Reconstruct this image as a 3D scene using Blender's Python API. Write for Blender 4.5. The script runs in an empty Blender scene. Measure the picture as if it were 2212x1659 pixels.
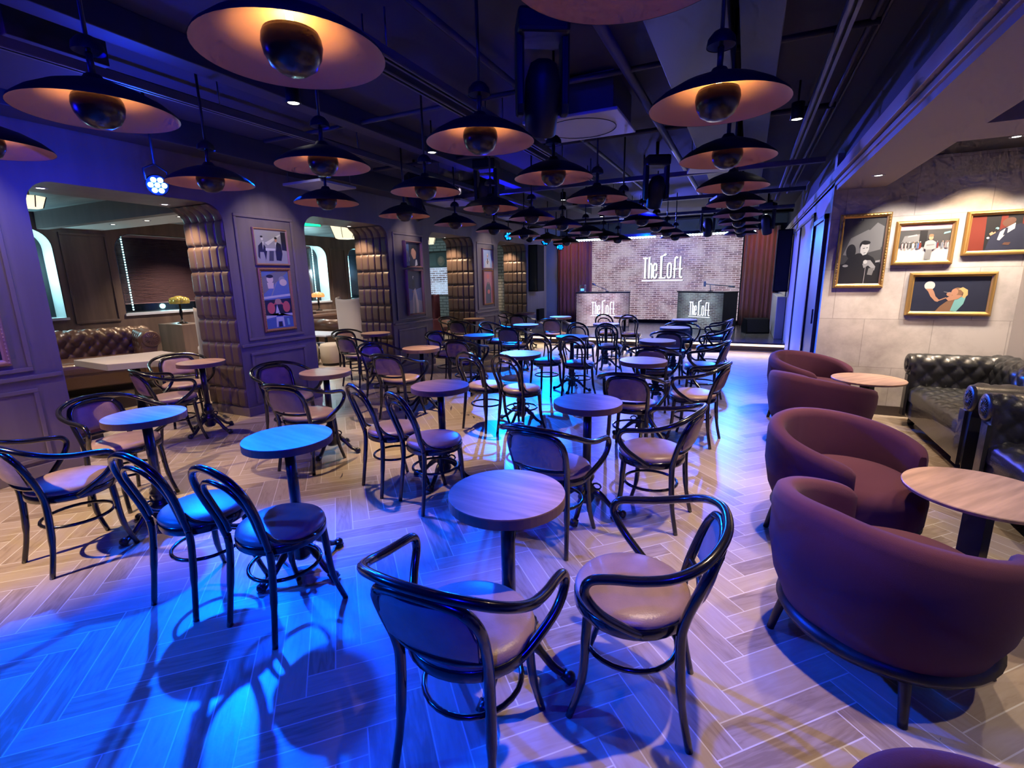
import bpy, bmesh, math, random
from math import sin, cos, pi, radians, sqrt, atan2
from mathutils import Vector, Matrix
random.seed(7)
sc = bpy.context.scene
COL = sc.collection

# ------------------------------------------------------------------ camera
cam = bpy.data.objects.new('camera', bpy.data.cameras.new('camera'))
COL.objects.link(cam)
cam.data.sensor_width = 36.0
cam.data.lens = 36.0 * 1047.95 / 2212.0
cam.data.clip_start = 0.05
cam.data.clip_end = 100
CAMM = ((0.903463,-0.075221,0.422015,0.0),(0.428267,0.200854,-0.881048,0.0),(-0.01849,0.976729,0.213679,1.63),(0,0,0,1))
cam.matrix_world = Matrix(CAMM)
sc.camera = cam

# ------------------------------------------------------------------ world, exposure
sc.view_settings.view_transform = 'Standard'
sc.view_settings.look = 'None'
sc.view_settings.gamma = 1.0
sc.view_settings.use_curve_mapping = False
sc.view_settings.exposure = 0.0
sc.cycles.use_denoising = True
sc.cycles.use_adaptive_sampling = True
sc.cycles.adaptive_threshold = 0.08
sc.cycles.adaptive_min_samples = 12
sc.cycles.max_bounces = 4
sc.cycles.diffuse_bounces = 2
sc.cycles.glossy_bounces = 2
sc.cycles.transmission_bounces = 3
sc.cycles.sample_clamp_indirect = 4.0
sc.cycles.caustics_reflective = False
sc.cycles.caustics_refractive = False
w = bpy.data.worlds.new('world'); sc.world = w; w.use_nodes = True
w.node_tree.nodes['Background'].inputs[0].default_value = (0.03, 0.03, 1.0, 1)
w.node_tree.nodes['Background'].inputs[1].default_value = 0.05

def aim(o, src, dst):
    d = Vector(dst) - Vector(src)
    o.location = src
    o.rotation_euler = d.to_track_quat('-Z', 'Y').to_euler()

def spot(name, src, dst, power, col, size=60, blend=.4, rad=.05):
    l = bpy.data.lights.new(name, 'SPOT'); l.energy = power; l.color = col
    l.spot_size = radians(size); l.spot_blend = blend; l.shadow_soft_size = rad
    o = bpy.data.objects.new(name, l); COL.objects.link(o); aim(o, src, dst); return o

def point(name, loc, power, col, rad=.03):
    l = bpy.data.lights.new(name, 'POINT'); l.energy = power; l.color = col; l.shadow_soft_size = rad
    o = bpy.data.objects.new(name, l); COL.objects.link(o); o.location = loc; return o

def area(name, src, dst, power, col, sx, sy):
    l = bpy.data.lights.new(name, 'AREA'); l.energy = power; l.color = col; l.shape = 'RECTANGLE'
    l.size = sx; l.size_y = sy
    o = bpy.data.objects.new(name, l); COL.objects.link(o); aim(o, src, dst); return o

WARM = (1.0, .72, .45)
CYAN = (0.0, .075, 1.0)
DEEP = (0.002, .004, 1.0)
VIOL = (.16, .04, 1.0)
# stage pars: the near one on the booth wall, the row by the stage; further beams added without a fixture
spot('par_beam_near', (-4.62, 2.68, 2.44), (-1.45, .85, 0), 3300, CYAN, 54, .5, .04)
spot('par_beam_cross', (-4.62, 2.72, 2.46), (.6, 1.9, .35), 5200, DEEP, 52, .5, .04)
point('par_spill', (-4.45, 2.50, 2.40), 65, (.0, .03, 1), .06)
spot('par_beam_cross_left', (-4.0, 3.42, 2.60), (-1.85, .65, 0), 1700, (0, .045, 1), 42, .45, .12)
spot('added_back_beam', (-4.7, -1.0, 2.9), (-1.9, .9, 0), 1500, CYAN, 46, .5, .12)  # unseen beam added behind the camera, fills the blue pool
spot('added_ceiling_wash', (-4.6, 9.2, 2.3), (-.6, 4.2, 3.1), 260, DEEP, 75, .8, .08)  # added upward wash, no such lamp; turns the ceiling blue
spot('added_ceiling_wash', (-4.0, .2, 2.2), (-1.0, 4.5, 3.2), 130, DEEP, 80, .8, .08)  # second added ceiling wash, from the camera end
spot('par_beam_mid', (-5.0, 10.2, 2.45), (-1.6, 6.6, 0), 3000, (0, .10, 1), 60, .6, .05)
spot('par_beam_far', (-4.9, 12.6, 2.45), (-1.2, 9.5, 0), 2400, (0, .12, 1), 70, .6, .05)
spot('par_beam_right', (-.2, 12.4, 2.45), (-.3, 7.6, 0), 1600, (.01, .10, 1), 60, .6, .05)
spot('par_beam_wash', (-1.3, 7.3, 2.6), (-3.2, 4.6, 0), 500, DEEP, 90, .8, .08)
spot('added_rear_fill', (0.2, -1.2, 2.9), (-2.6, 4.2, .3), 500, DEEP, 80, .8, .08)  # unseen fill added for the overall blue ambience
spot('added_leftwall_fill', (-2.9, -1.6, 3.0), (-5.47, 3.6, 1.4), 420, VIOL, 48, .7, .08)  # unseen violet fill added to tint the booth wall
spot('added_doorway_fill', (-2.8, 12.0, 2.6), (.8, 9.0, 1.3), 1500, (.07, .09, 1), 95, .7, .06)  # added beam without a fixture, turns the corridor wall blue

spot('added_stage_fill', (-2.5, 11.3, 2.9), (-2.4, 15.3, .9), 420, (.02, .03, 1), 110, .8, .06)  # added blue fill over the stage, no fixture
spot('added_stagetop_fill', (-2.3, 12.2, 2.5), (-2.3, 15.6, 3.1), 260, (0, .09, 1), 120, .8, .06)  # added to light the wall above the LED screen blue
spot('added_stagewall_fill', (-2.0, 12.6, 2.7), (-6.0, 14.6, 1.4), 260, (.02, .04, 1), 80, .8, .06)  # added to brighten the wall left of the curtain
# ------------------------------------------------------------------ helpers
def lin(r, g, b):
    f = lambda c: (c / 255 / 12.92) if c / 255 <= .04045 else ((c / 255 + .055) / 1.055) ** 2.4
    return (f(r), f(g), f(b))

MATS = {}
def mat(name, col, rough=.5, metal=0., emit=None, es=0., coat=0., sheen=0., spec=.5, noise=None, bump=None):
    if name in MATS: return MATS[name]
    m = bpy.data.materials.new(name); m.use_nodes = True
    nt = m.node_tree; b = nt.nodes['Principled BSDF']
    b.inputs['Base Color'].default_value = (*col, 1)
    b.inputs['Roughness'].default_value = rough
    b.inputs['Metallic'].default_value = metal
    b.inputs['Specular IOR Level'].default_value = spec
    b.inputs['Coat Weight'].default_value = coat
    b.inputs['Sheen Weight'].default_value = sheen
    if emit:
        b.inputs['Emission Color'].default_value = (*emit, 1); b.inputs['Emission Strength'].default_value = es
    if noise or bump:
        tc = nt.nodes.new('ShaderNodeTexCoord'); mp = nt.nodes.new('ShaderNodeMapping')
        nt.links.new(tc.outputs['Object'], mp.inputs[0])
    if noise:      # (scale vec, amount, detail)
        mp.inputs['Scale'].default_value = noise[0]
        n = nt.nodes.new('ShaderNodeTexNoise'); n.inputs['Scale'].default_value = 1.0; n.inputs['Detail'].default_value = noise[2]
        nt.links.new(mp.outputs[0], n.inputs[0])
        r = nt.nodes.new('ShaderNodeValToRGB')
        a = noise[1]
        r.color_ramp.elements[0].position = .3; r.color_ramp.elements[1].position = .7
        r.color_ramp.elements[0].color = (*[c * (1 - a) for c in col], 1)
        r.color_ramp.elements[1].color = (*[min(1, c * (1 + a)) for c in col], 1)
        nt.links.new(n.outputs[0], r.inputs[0]); nt.links.new(r.outputs[0], b.inputs['Base Color'])
    if bump:       # (scale, strength)
        n2 = nt.nodes.new('ShaderNodeTexNoise'); n2.inputs['Scale'].default_value = bump[0]; n2.inputs['Detail'].default_value = 3
        nt.links.new(tc.outputs['Object'], n2.inputs[0])
        bp = nt.nodes.new('ShaderNodeBump'); bp.inputs['Strength'].default_value = bump[1]; bp.inputs['Distance'].default_value = .01
        nt.links.new(n2.outputs[0], bp.inputs['Height']); nt.links.new(bp.outputs[0], b.inputs['Normal'])
    MATS[name] = m
    return m

class N:
    """tiny node-math builder"""
    def __init__(s, nt): s.nt = nt
    def m(s, op, a, b=None, c=None):
        n = s.nt.nodes.new('ShaderNodeMath'); n.operation = op
        for i, v in enumerate((a, b, c)):
            if v is None: continue
            if isinstance(v, (int, float)): n.inputs[i].default_value = v
            else: s.nt.links.new(v, n.inputs[i])
        return n.outputs[0]

def herringbone_material():
    m = bpy.data.materials.new('herringbone_tile'); m.use_nodes = True
    nt = m.node_tree; b = nt.nodes['Principled BSDF']; L = nt.links
    g = nt.nodes.new('ShaderNodeNewGeometry'); sp = nt.nodes.new('ShaderNodeSeparateXYZ'); L.new(g.outputs['Position'], sp.inputs[0])
    q = N(nt); x, y = sp.outputs[0], sp.outputs[1]
    x = q.m('SUBTRACT', x, 0.11)
    W = .112; n = 5.0; k = 1 / sqrt(2) / W
    u = q.m('MULTIPLY', q.m('ADD', x, y), k); v = q.m('MULTIPLY', q.m('SUBTRACT', y, x), k)
    fu, fv = q.m('FLOOR', u), q.m('FLOOR', v)
    def pmod(a, bb):
        return q.m('SUBTRACT', a, q.m('MULTIPLY', q.m('FLOOR', q.m('DIVIDE', a, bb)), bb))
    kk = pmod(q.m('SUBTRACT', fu, fv), 2 * n)
    ish = q.m('LESS_THAN', kk, n - .5)
    ah = pmod(q.m('SUBTRACT', u, fv), 2 * n); ch = q.m('SUBTRACT', v, fv)
    av = pmod(q.m('SUBTRACT', q.m('SUBTRACT', v, fu), 1.0), 2 * n); cv = q.m('SUBTRACT', u, fu)
    def mix(a, bb): return q.m('ADD', q.m('MULTIPLY', ish, a), q.m('MULTIPLY', q.m('SUBTRACT', 1.0, ish), bb))
    al = mix(ah, av); ac = mix(ch, cv)
    edge = q.m('MINIMUM', q.m('MINIMUM', al, q.m('SUBTRACT', n, al)), q.m('MINIMUM', ac, q.m('SUBTRACT', 1.0, ac)))
    grout = q.m('LESS_THAN', edge, .024)
    idh = q.m('ADD', q.m('MULTIPLY', fv, 7.31), q.m('FLOOR', q.m('DIVIDE', q.m('SUBTRACT', u, fv), 2 * n)))
    idv = q.m('ADD', q.m('MULTIPLY', fu, 3.17), q.m('FLOOR', q.m('DIVIDE', q.m('SUBTRACT', q.m('SUBTRACT', v, fu), 1.0), 2 * n)))
    pid = mix(idh, q.m('ADD', idv, 91.7))
    wn = nt.nodes.new('ShaderNodeTexWhiteNoise'); wn.noise_dimensions = '1D'; L.new(pid, wn.inputs['W'])
    cb = nt.nodes.new('ShaderNodeCombineXYZ')
    L.new(q.m('MULTIPLY', al, .45), cb.inputs[0]); L.new(q.m('MULTIPLY', ac, 3.2), cb.inputs[1]); L.new(q.m('MULTIPLY', pid, 3.7), cb.inputs[2])
    ns = nt.nodes.new('ShaderNodeTexNoise'); ns.inputs['Scale'].default_value = 1.3; ns.inputs['Detail'].default_value = 5; ns.inputs['Distortion'].default_value = 1.2
    L.new(cb.outputs[0], ns.inputs[0])
    t = q.m('ADD', q.m('MULTIPLY', ns.outputs[0], .75), q.m('MULTIPLY', wn.outputs['Value'], .42))
    r = nt.nodes.new('ShaderNodeValToRGB'); r.color_ramp.elements[0].position = .34; r.color_ramp.elements[1].position = .92
    r.color_ramp.elements[0].color = (.225, .165, .115, 1); r.color_ramp.elements[1].color = (.40, .325, .26, 1)
    e = r.color_ramp.elements.new(.52); e.color = (.33, .255, .19, 1)
    L.new(t, r.inputs[0])
    mx = nt.nodes.new('ShaderNodeMix'); mx.data_type = 'RGBA'
    L.new(grout, mx.inputs[0]); L.new(r.outputs[0], mx.inputs[6]); mx.inputs[7].default_value = (.56, .52, .48, 1)
    L.new(mx.outputs[2], b.inputs['Base Color'])
    L.new(q.m('ADD', q.m('MULTIPLY', ns.outputs[0], .18), .26), b.inputs['Roughness'])
    bp = nt.nodes.new('ShaderNodeBump'); bp.inputs['Strength'].default_value = .25; bp.inputs['Distance'].default_value = .003
    L.new(q.m('SUBTRACT', 1.0, grout), bp.inputs['Height']); L.new(bp.outputs[0], b.inputs['Normal'])
    return m

def brick_screen_material(name, strength, loc_scale, tint=(1, 1, 1), vig=0.):
    m = bpy.data.materials.new(name); m.use_nodes = True
    nt = m.node_tree; b = nt.nodes['Principled BSDF']; L = nt.links
    b.inputs['Base Color'].default_value = (.01, .01, .012, 1); b.inputs['Roughness'].default_value = .5
    tc = nt.nodes.new('ShaderNodeTexCoord'); mp = nt.nodes.new('ShaderNodeMapping'); mp.inputs['Rotation'].default_value = (radians(-90), 0, 0)
    mp.inputs['Scale'].default_value = (loc_scale,) * 3
    L.new(tc.outputs['Object'], mp.inputs[0])
    ds = nt.nodes.new('ShaderNodeTexNoise'); ds.inputs['Scale'].default_value = 3.0; ds.inputs['Detail'].default_value = 2; L.new(mp.outputs[0], ds.inputs[0])
    va = nt.nodes.new('ShaderNodeVectorMath'); va.operation = 'MULTIPLY_ADD'; va.inputs[1].default_value = (.03, .03, .03)
    L.new(ds.outputs['Color'], va.inputs[0]); L.new(mp.outputs[0], va.inputs[2])
    bk = nt.nodes.new('ShaderNodeTexBrick'); L.new(va.outputs[0], bk.inputs[0])
    bk.inputs['Scale'].default_value = 1.0; bk.inputs['Brick Width'].default_value = .215; bk.inputs['Row Height'].default_value = .058
    bk.inputs['Mortar Size'].default_value = .010; bk.inputs['Mortar Smooth'].default_value = .3
    bk.inputs['Color1'].default_value = (.13, .06, .07, 1); bk.inputs['Color2'].default_value = (.36, .20, .21, 1); bk.inputs['Mortar'].default_value = (.78, .62, .72, 1)
    ns = nt.nodes.new('ShaderNodeTexNoise'); ns.inputs['Scale'].default_value = 2.2; ns.inputs['Detail'].default_value = 6; L.new(mp.outputs[0], ns.inputs[0])
    rp = nt.nodes.new('ShaderNodeValToRGB'); rp.color_ramp.elements[0].position = .42; rp.color_ramp.elements[1].position = .62
    L.new(ns.outputs[0], rp.inputs[0])
    mx = nt.nodes.new('ShaderNodeMix'); mx.data_type = 'RGBA'
    q = N(nt); L.new(q.m('MULTIPLY', rp.outputs[0], .62), mx.inputs[0]); L.new(bk.outputs[0], mx.inputs[6]); mx.inputs[7].default_value = (.74, .62, .70, 1)
    m2 = nt.nodes.new('ShaderNodeMix'); m2.data_type = 'RGBA'; m2.blend_type = 'MULTIPLY'; m2.inputs[0].default_value = 1
    L.new(mx.outputs[2], m2.inputs[6]); m2.inputs[7].default_value = (*tint, 1)
    L.new(m2.outputs[2], b.inputs['Emission Color'])
    b.inputs['Emission Strength'].default_value = strength
    if vig:      # the picture shown on the screen is darker towards its sides
        sp = nt.nodes.new('ShaderNodeSeparateXYZ'); L.new(tc.outputs['Object'], sp.inputs[0])
        a = q.m('ABSOLUTE', sp.outputs[0]); mr = nt.nodes.new('ShaderNodeMapRange'); L.new(a, mr.inputs[0])
        mr.inputs[1].default_value = vig * .45; mr.inputs[2].default_value = vig * 1.05; mr.inputs[3].default_value = strength; mr.inputs[4].default_value = strength * .12
        L.new(mr.outputs[0], b.inputs['Emission Strength'])
    return m

M_FLOOR = herringbone_material()
M_WALL = mat('taupe_panelling', (.135, .108, .112), .55, noise=((9, 9, .7), .10, 3))
M_TRIM = mat('taupe_moulding', (.15, .12, .12), .45)
M_BASE = mat('dark_skirting', (.055, .04, .035), .5)
M_CEIL = mat('ceiling_black', (.028, .028, .05), .8)
M_DUCT = mat('duct_grey', (.035, .04, .09), .45, metal=.2)  # grey duct; blue of the stage light mixed into its colour
M_DUCTD = mat('duct_dark', (.03, .03, .045), .6)
M_STEEL = mat('unistrut_grey', (.13, .13, .15), .4, metal=.4)
M_WHITEP = mat('off_white_panel', (.32, .33, .42), .5)  # white parts; some of the blue light put into the colour
M_BLK = mat('black_plastic', (.006, .006, .008), .5, spec=.3)
M_BLK2 = mat('black_matte', (.004, .004, .005), .8, spec=.15)
M_LACQ = mat('black_lacquered_wood', (.006, .006, .008), .22, coat=.6)
M_IRON = mat('black_cast_iron', (.010, .010, .013), .32, metal=.0, coat=.3)
M_LEATH = mat('tan_leather', (.30, .195, .145), .36, noise=((14, 14, 14), .12, 3), bump=(180, .12))
M_TOP = mat('walnut_tabletop', (.36, .225, .145), .38, noise=((2.2, 26, 26), .30, 5))
M_TOPEDGE = mat('walnut_table_edge', (.16, .09, .055), .4)
M_VELVET = mat('maroon_velvet', (.062, .010, .030), .92, sheen=.03, bump=(300, .1))
M_BLEG = mat('black_stained_leg', (.012, .010, .012), .4)
M_CHESB = mat('black_chesterfield_leather', (.020, .021, .022), .33, coat=.35, bump=(120, .15))
M_CHESBR = mat('brown_chesterfield_leather', (.125, .072, .052), .3, coat=.3, bump=(120, .12))
M_PAD = mat('brown_padded_leather', (.075, .048, .038), .42, bump=(140, .15))
M_GOLD = mat('antique_gold', (.62, .38, .13), .35, metal=.75, bump=(60, .2))
M_COPPER = mat('copper_lining', (.46, .21, .15), .5, metal=.0)
M_BRONZE = mat('dark_bronze', (.045, .038, .038), .26, metal=.7)
M_SHADE = mat('black_shade', (.008, .008, .010), .5)
M_CURT = mat('rust_velvet_curtain', (.24, .055, .04), .8, sheen=.4)
M_GREYV = mat('grey_velvet', (.30, .27, .26), .8, sheen=.3)
M_STAGE = mat('stage_deck', (.08, .08, .09), .22)
M_RISER = mat('stage_riser', (.05, .035, .03), .5)
M_WHITE_E = mat('lamp_white', (1, 1, 1), .5, emit=(1, .93, .80), es=14)
M_STRIP = mat('stage_edge_strip', (1, .9, .7), .5, emit=(1, .78, .48), es=2.2)
M_LEDW = mat('led_bar_lens', (1, 1, 1), .5, emit=(.55, .88, 1), es=9)
M_LEDC = mat('window_led', (1, 1, 1), .5, emit=(.35, .92, 1), es=5)
M_PARL = mat('par_lens_lit', (.5, .9, 1), .3, emit=(.25, .9, 1), es=14)
M_PARB = mat('par_lens_blue', (.0, .3, 1), .3, emit=(0, .22, 1), es=2.6)
M_BULB = mat('warm_bulb', (1, .8, .5), .5, emit=(1, .72, .32), es=14)
M_CREAM = mat('cream_lantern_glass', (1, .9, .7), .5, emit=(1, .90, .62), es=1.1)
M_PIER = mat('grey_plaster_wall', (.42, .38, .36), .6)
M_BEAM = mat('soffit_paint', (.33, .27, .26), .6)

def concrete_paper():
    m = bpy.data.materials.new('aged_concrete_paper'); m.use_nodes = True
    nt = m.node_tree; b = nt.nodes['Principled BSDF']; L = nt.links
    tc = nt.nodes.new('ShaderNodeTexCoord'); mp = nt.nodes.new('ShaderNodeMapping'); mp.inputs['Rotation'].default_value = (radians(-90), 0, 0)
    L.new(tc.outputs['Object'], mp.inputs[0])
    bk = nt.nodes.new('ShaderNodeTexBrick'); L.new(mp.outputs[0], bk.inputs[0])
    bk.inputs['Scale'].default_value = 1; bk.inputs['Brick Width'].default_value = .62; bk.inputs['Row Height'].default_value = .55
    bk.inputs['Mortar Size'].default_value = .0035; bk.inputs['Color1'].default_value = (.50, .46, .44, 1); bk.inputs['Color2'].default_value = (.58, .54, .52, 1); bk.inputs['Mortar'].default_value = (.36, .33, .31, 1)
    ns = nt.nodes.new('ShaderNodeTexNoise'); ns.inputs['Scale'].default_value = 2.3; ns.inputs['Detail'].default_value = 9; ns.inputs['Roughness'].default_value = .65; L.new(mp.outputs[0], ns.inputs[0])
    rp = nt.nodes.new('ShaderNodeValToRGB'); rp.color_ramp.elements[0].position = .3; rp.color_ramp.elements[0].color = (.60, .58, .58, 1); rp.color_ramp.elements[1].position = .6; rp.color_ramp.elements[1].color = (1, 1, 1, 1)
    L.new(ns.outputs[0], rp.inputs[0])
    m2 = nt.nodes.new('ShaderNodeMix'); m2.data_type = 'RGBA'; m2.blend_type = 'MULTIPLY'; m2.inputs[0].default_value = 1
    L.new(bk.outputs[0], m2.inputs[6]); L.new(rp.outputs[0], m2.inputs[7]); L.new(m2.outputs[2], b.inputs['Base Color'])
    b.inputs['Roughness'].default_value = .6
    return m
M_PAPER = concrete_paper()

# ------------------------------------------------------------------ mesh tools
class MB:
    def __init__(s): s.v = []; s.f = []; s.mi = []; s.sm = []
    def add(s, v, f, mi=0, smooth=False, M=None):
        o = len(s.v)
        if M is not None: v = [M @ Vector(p) for p in v]
        s.v += [tuple(p) for p in v]; s.f += [tuple(i + o for i in q) for q in f]
        s.mi += [mi] * len(f); s.sm += [smooth] * len(f)
        return s
    def box(s, x0, x1, y0, y1, z0, z1, mi=0, M=None):
        v = [(x, y, z) for z in (z0, z1) for y in (y0, y1) for x in (x0, x1)]
        return s.add(v, [(0, 2, 3, 1), (4, 5, 7, 6), (0, 1, 5, 4), (2, 6, 7, 3), (0, 4, 6, 2), (1, 3, 7, 5)], mi, False, M)
    def bar(s, a, b, w, h, mi=0, up=(0, 0, 1)):
        a, b = Vector(a), Vector(b); d = (b - a); l = d.length; d.normalize()
        u = Vector(up); r = d.cross(u)
        if r.length < 1e-4: r = d.cross(Vector((1, 0, 0)))
        r.normalize(); u = r.cross(d)
        M = Matrix((r, d, u)).transposed().to_4x4(); M.translation = a
        return s.box(-w / 2, w / 2, 0, l, -h / 2, h / 2, mi, M)
    def tube(s, pts, rad, n=10, mi=0, closed=False, caps=True, M=None):
        pts = [Vector(p) for p in pts]; N_ = len(pts)
        rads = rad if isinstance(rad, (list, tuple)) else [rad] * N_
        v = []; f = []
        T = []
        for i in range(N_):
            if closed: t = pts[(i + 1) % N_] - pts[(i - 1) % N_]
            else: t = pts[min(i + 1, N_ - 1)] - pts[max(i - 1, 0)]
            T.append(t.normalized())
        up = Vector((0, 0, 1)) if abs(T[0].z) < .9 else Vector((1, 0, 0))
        nrm = (up - T[0] * up.dot(T[0])).normalized()
        for i in range(N_):
            nrm = (nrm - T[i] * nrm.dot(T[i]))
            if nrm.length < 1e-6: nrm = T[i].orthogonal()
            nrm.normalize(); bn = T[i].cross(nrm)
            for k in range(n):
                a = 2 * pi * k / n
                v.append(pts[i] + (nrm * cos(a) + bn * sin(a)) * rads[i])
        m = N_ if closed else N_ - 1
        for i in range(m):
            j = (i + 1) % N_
            for k in range(n):
                k2 = (k + 1) % n
                f.append((i * n + k, i * n + k2, j * n + k2, j * n + k))
        if caps and not closed:
            f.append(tuple(range(n))[::-1]); f.append(tuple((N_ - 1) * n + k for k in range(n)))
        return s.add(v, f, mi, True, M)
    def lathe(s, prof, n=24, c=(0, 0, 0), mi=0, sx=1., sy=1., M=None, smooth=True, cap0=True, cap1=True):
        v = []; f = []
        for r, z in prof:
            for k in range(n):
                a = 2 * pi * k / n; v.append((c[0] + r * cos(a) * sx, c[1] + r * sin(a) * sy, c[2] + z))
        for i in range(len(prof) - 1):
            for k in range(n):
                k2 = (k + 1) % n; f.append((i * n + k, i * n + k2, (i + 1) * n + k2, (i + 1) * n + k))
        if cap0: f.append(tuple(range(n))[::-1])
        if cap1: f.append(tuple((len(prof) - 1) * n + k for k in range(n)))
        return s.add(v, f, mi, smooth, M)
    def prism(s, poly, h0, h1, axis='z', mi=0, M=None):
        n = len(poly)
        def P(a, b, h): return {'z': (a, b, h), 'x': (h, a, b), 'y': (a, h, b)}[axis]
        v = [P(a, b, h0) for a, b in poly] + [P(a, b, h1) for a, b in poly]
        f = [tuple(range(n))[::-1], tuple(range(n, 2 * n))] + [(i, (i + 1) % n, (i + 1) % n + n, i + n) for i in range(n)]
        return s.add(v, f, mi, False, M)
    def grid(s, P, mi=0, smooth=True, M=None, flip=False):
        R_, C_ = len(P), len(P[0]); v = [p for row in P for p in row]; f = []
        for i in range(R_ - 1):
            for j in range(C_ - 1):
                q = (i * C_ + j, i * C_ + j + 1, (i + 1) * C_ + j + 1, (i + 1) * C_ + j)
                f.append(q[::-1] if flip else q)
        return s.add(v, f, mi, smooth, M)
    def build(s, name, mats, parent=None, bevel=0, seg=2, loc=None, fix=True):
        me = bpy.data.meshes.new(name); me.from_pydata(s.v, [], s.f)
        if not isinstance(mats, (list, tuple)): mats = [mats]
        for m in mats: me.materials.append(m)
        me.polygons.foreach_set('material_index', s.mi); me.polygons.foreach_set('use_smooth', s.sm)
        if fix:
            bm = bmesh.new(); bm.from_mesh(me)
            bmesh.ops.recalc_face_normals(bm, faces=bm.faces); bm.to_mesh(me); bm.free()
        o = bpy.data.objects.new(name, me); COL.objects.link(o)
        if parent: o.parent = parent
        if loc: o.location = loc
        if bevel:
            md = o.modifiers.new('bevel', 'BEVEL'); md.width = bevel; md.segments = seg; md.limit_method = 'ANGLE'; md.angle_limit = radians(40)
            md.harden_normals = False
        return o

def tag(o, label, cat, group=None, kind=None):
    o['label'] = label; o['category'] = cat
    if group: o['group'] = group
    if kind: o['kind'] = kind
    return o
def thing(name, label, cat, loc=(0, 0, 0), rz=0, group=None, scale=1.):
    o = bpy.data.objects.new(name, None); COL.objects.link(o); o.location = loc; o.rotation_euler = (0, 0, rz)
    o.empty_display_size = .1
    tag(o, label, cat, group); return o
def struct(o):
    o['kind'] = 'structure'; return o
KIDS = {}
def kids(o):
    return [c for c in COL.objects if c.parent == o]
def proto(o):      # remember the tree once, so copies need no search
    KIDS[o.name] = [(c, kids(c)) for c in kids(o)]
    return o
def dup(src, loc, rz, label, group=None):
    r = src.copy(); COL.objects.link(r); r.location = loc; r.rotation_euler = (0, 0, rz); r['label'] = label
    if group: r['group'] = group
    for c, gs in KIDS[src.name]:
        d = c.copy(); COL.objects.link(d); d.parent = r
        for g in gs:
            e = g.copy(); COL.objects.link(e); e.parent = d
    return r
used = set()
def place(src, loc, rz, label, group=None):
    if src.name not in used:
        used.add(src.name); src.location = loc; src.rotation_euler = (0, 0, rz); src['label'] = label
        if group: src['group'] = group
        return src
    return dup(src, loc, rz, label, group)

def catmull(pts, k=6, closed=False):
    P = [Vector(p) for p in pts]; n = len(P); out = []
    m = n if closed else n - 1
    for i in range(m):
        p0 = P[(i - 1) % n] if closed or i > 0 else P[0] * 2 - P[1]
        p1, p2 = P[i], P[(i + 1) % n]
        p3 = P[(i + 2) % n] if closed or i + 2 < n else P[-1] * 2 - P[-2]
        for j in range(k):
            t = j / k
            out.append(.5 * ((2 * p1) + (p2 - p0) * t + (2 * p0 - 5 * p1 + 4 * p2 - p3) * t * t + (3 * p1 - p0 - 3 * p2 + p3) * t ** 3))
    if not closed: out.append(P[-1])
    return out
def mir(pts): return [(-x, y, z) for x, y, z in pts]
# ------------------------------------------------------------------ the room
CH = 3.2
def sbox(name, m, *a, bevel=0):
    return struct(MB().box(*a).build(name, m, bevel=bevel))
sbox('floor', M_FLOOR, -10.6, 2.7, -3, 15.8, -.1, 0)
sbox('ceiling', M_CEIL, -6.3, .95, -3, 15.8, CH, CH + .1)
M_LCEIL = mat('lounge_ceiling_dark', (.16, .19, .21), .45, noise=((.8, 5, 1), .55, 4))
sbox('ceiling_lounge', M_LCEIL, -10.6, -6.18, -3, 13.2, 2.78, 2.88)

# left wall: one comb-shaped wall with round-cornered openings between the piers
OPEN = [(-.75, .97), (2.13, 3.85), (5.0, 6.72), (7.9, 9.6), (10.75, 12.5)]
OT, RR = 2.51, .20
def arc(cy, cz, r, a0, a1, n=8):
    return [(cy + r * cos(radians(a0 + (a1 - a0) * i / n)), cz + r * sin(radians(a0 + (a1 - a0) * i / n))) for i in range(n + 1)]
mb = MB()
ys = [-3] + [v for o in OPEN for v in o] + [13.95]
for i in range(0, len(ys), 2):
    mb.box(-6.18, -5.47, ys[i], ys[i + 1], 0, OT - RR)
mb.box(-6.18, -5.47, -3, 13.95, OT, CH)
for i in range(0, len(ys), 2):
    a, b = ys[i], ys[i + 1]
    lft = arc(a - RR, OT - RR, RR, 0, 90) if i else [(a, OT - RR), (a, OT)]
    rgt = arc(b + RR, OT - RR, RR, 90, 180) if i + 2 < len(ys) else [(b, OT), (b, OT - RR)]
    mb.prism(lft[::1] + rgt, -6.18, -5.47, 'x')
struct(mb.build('wall_left', M_WALL))
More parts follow.
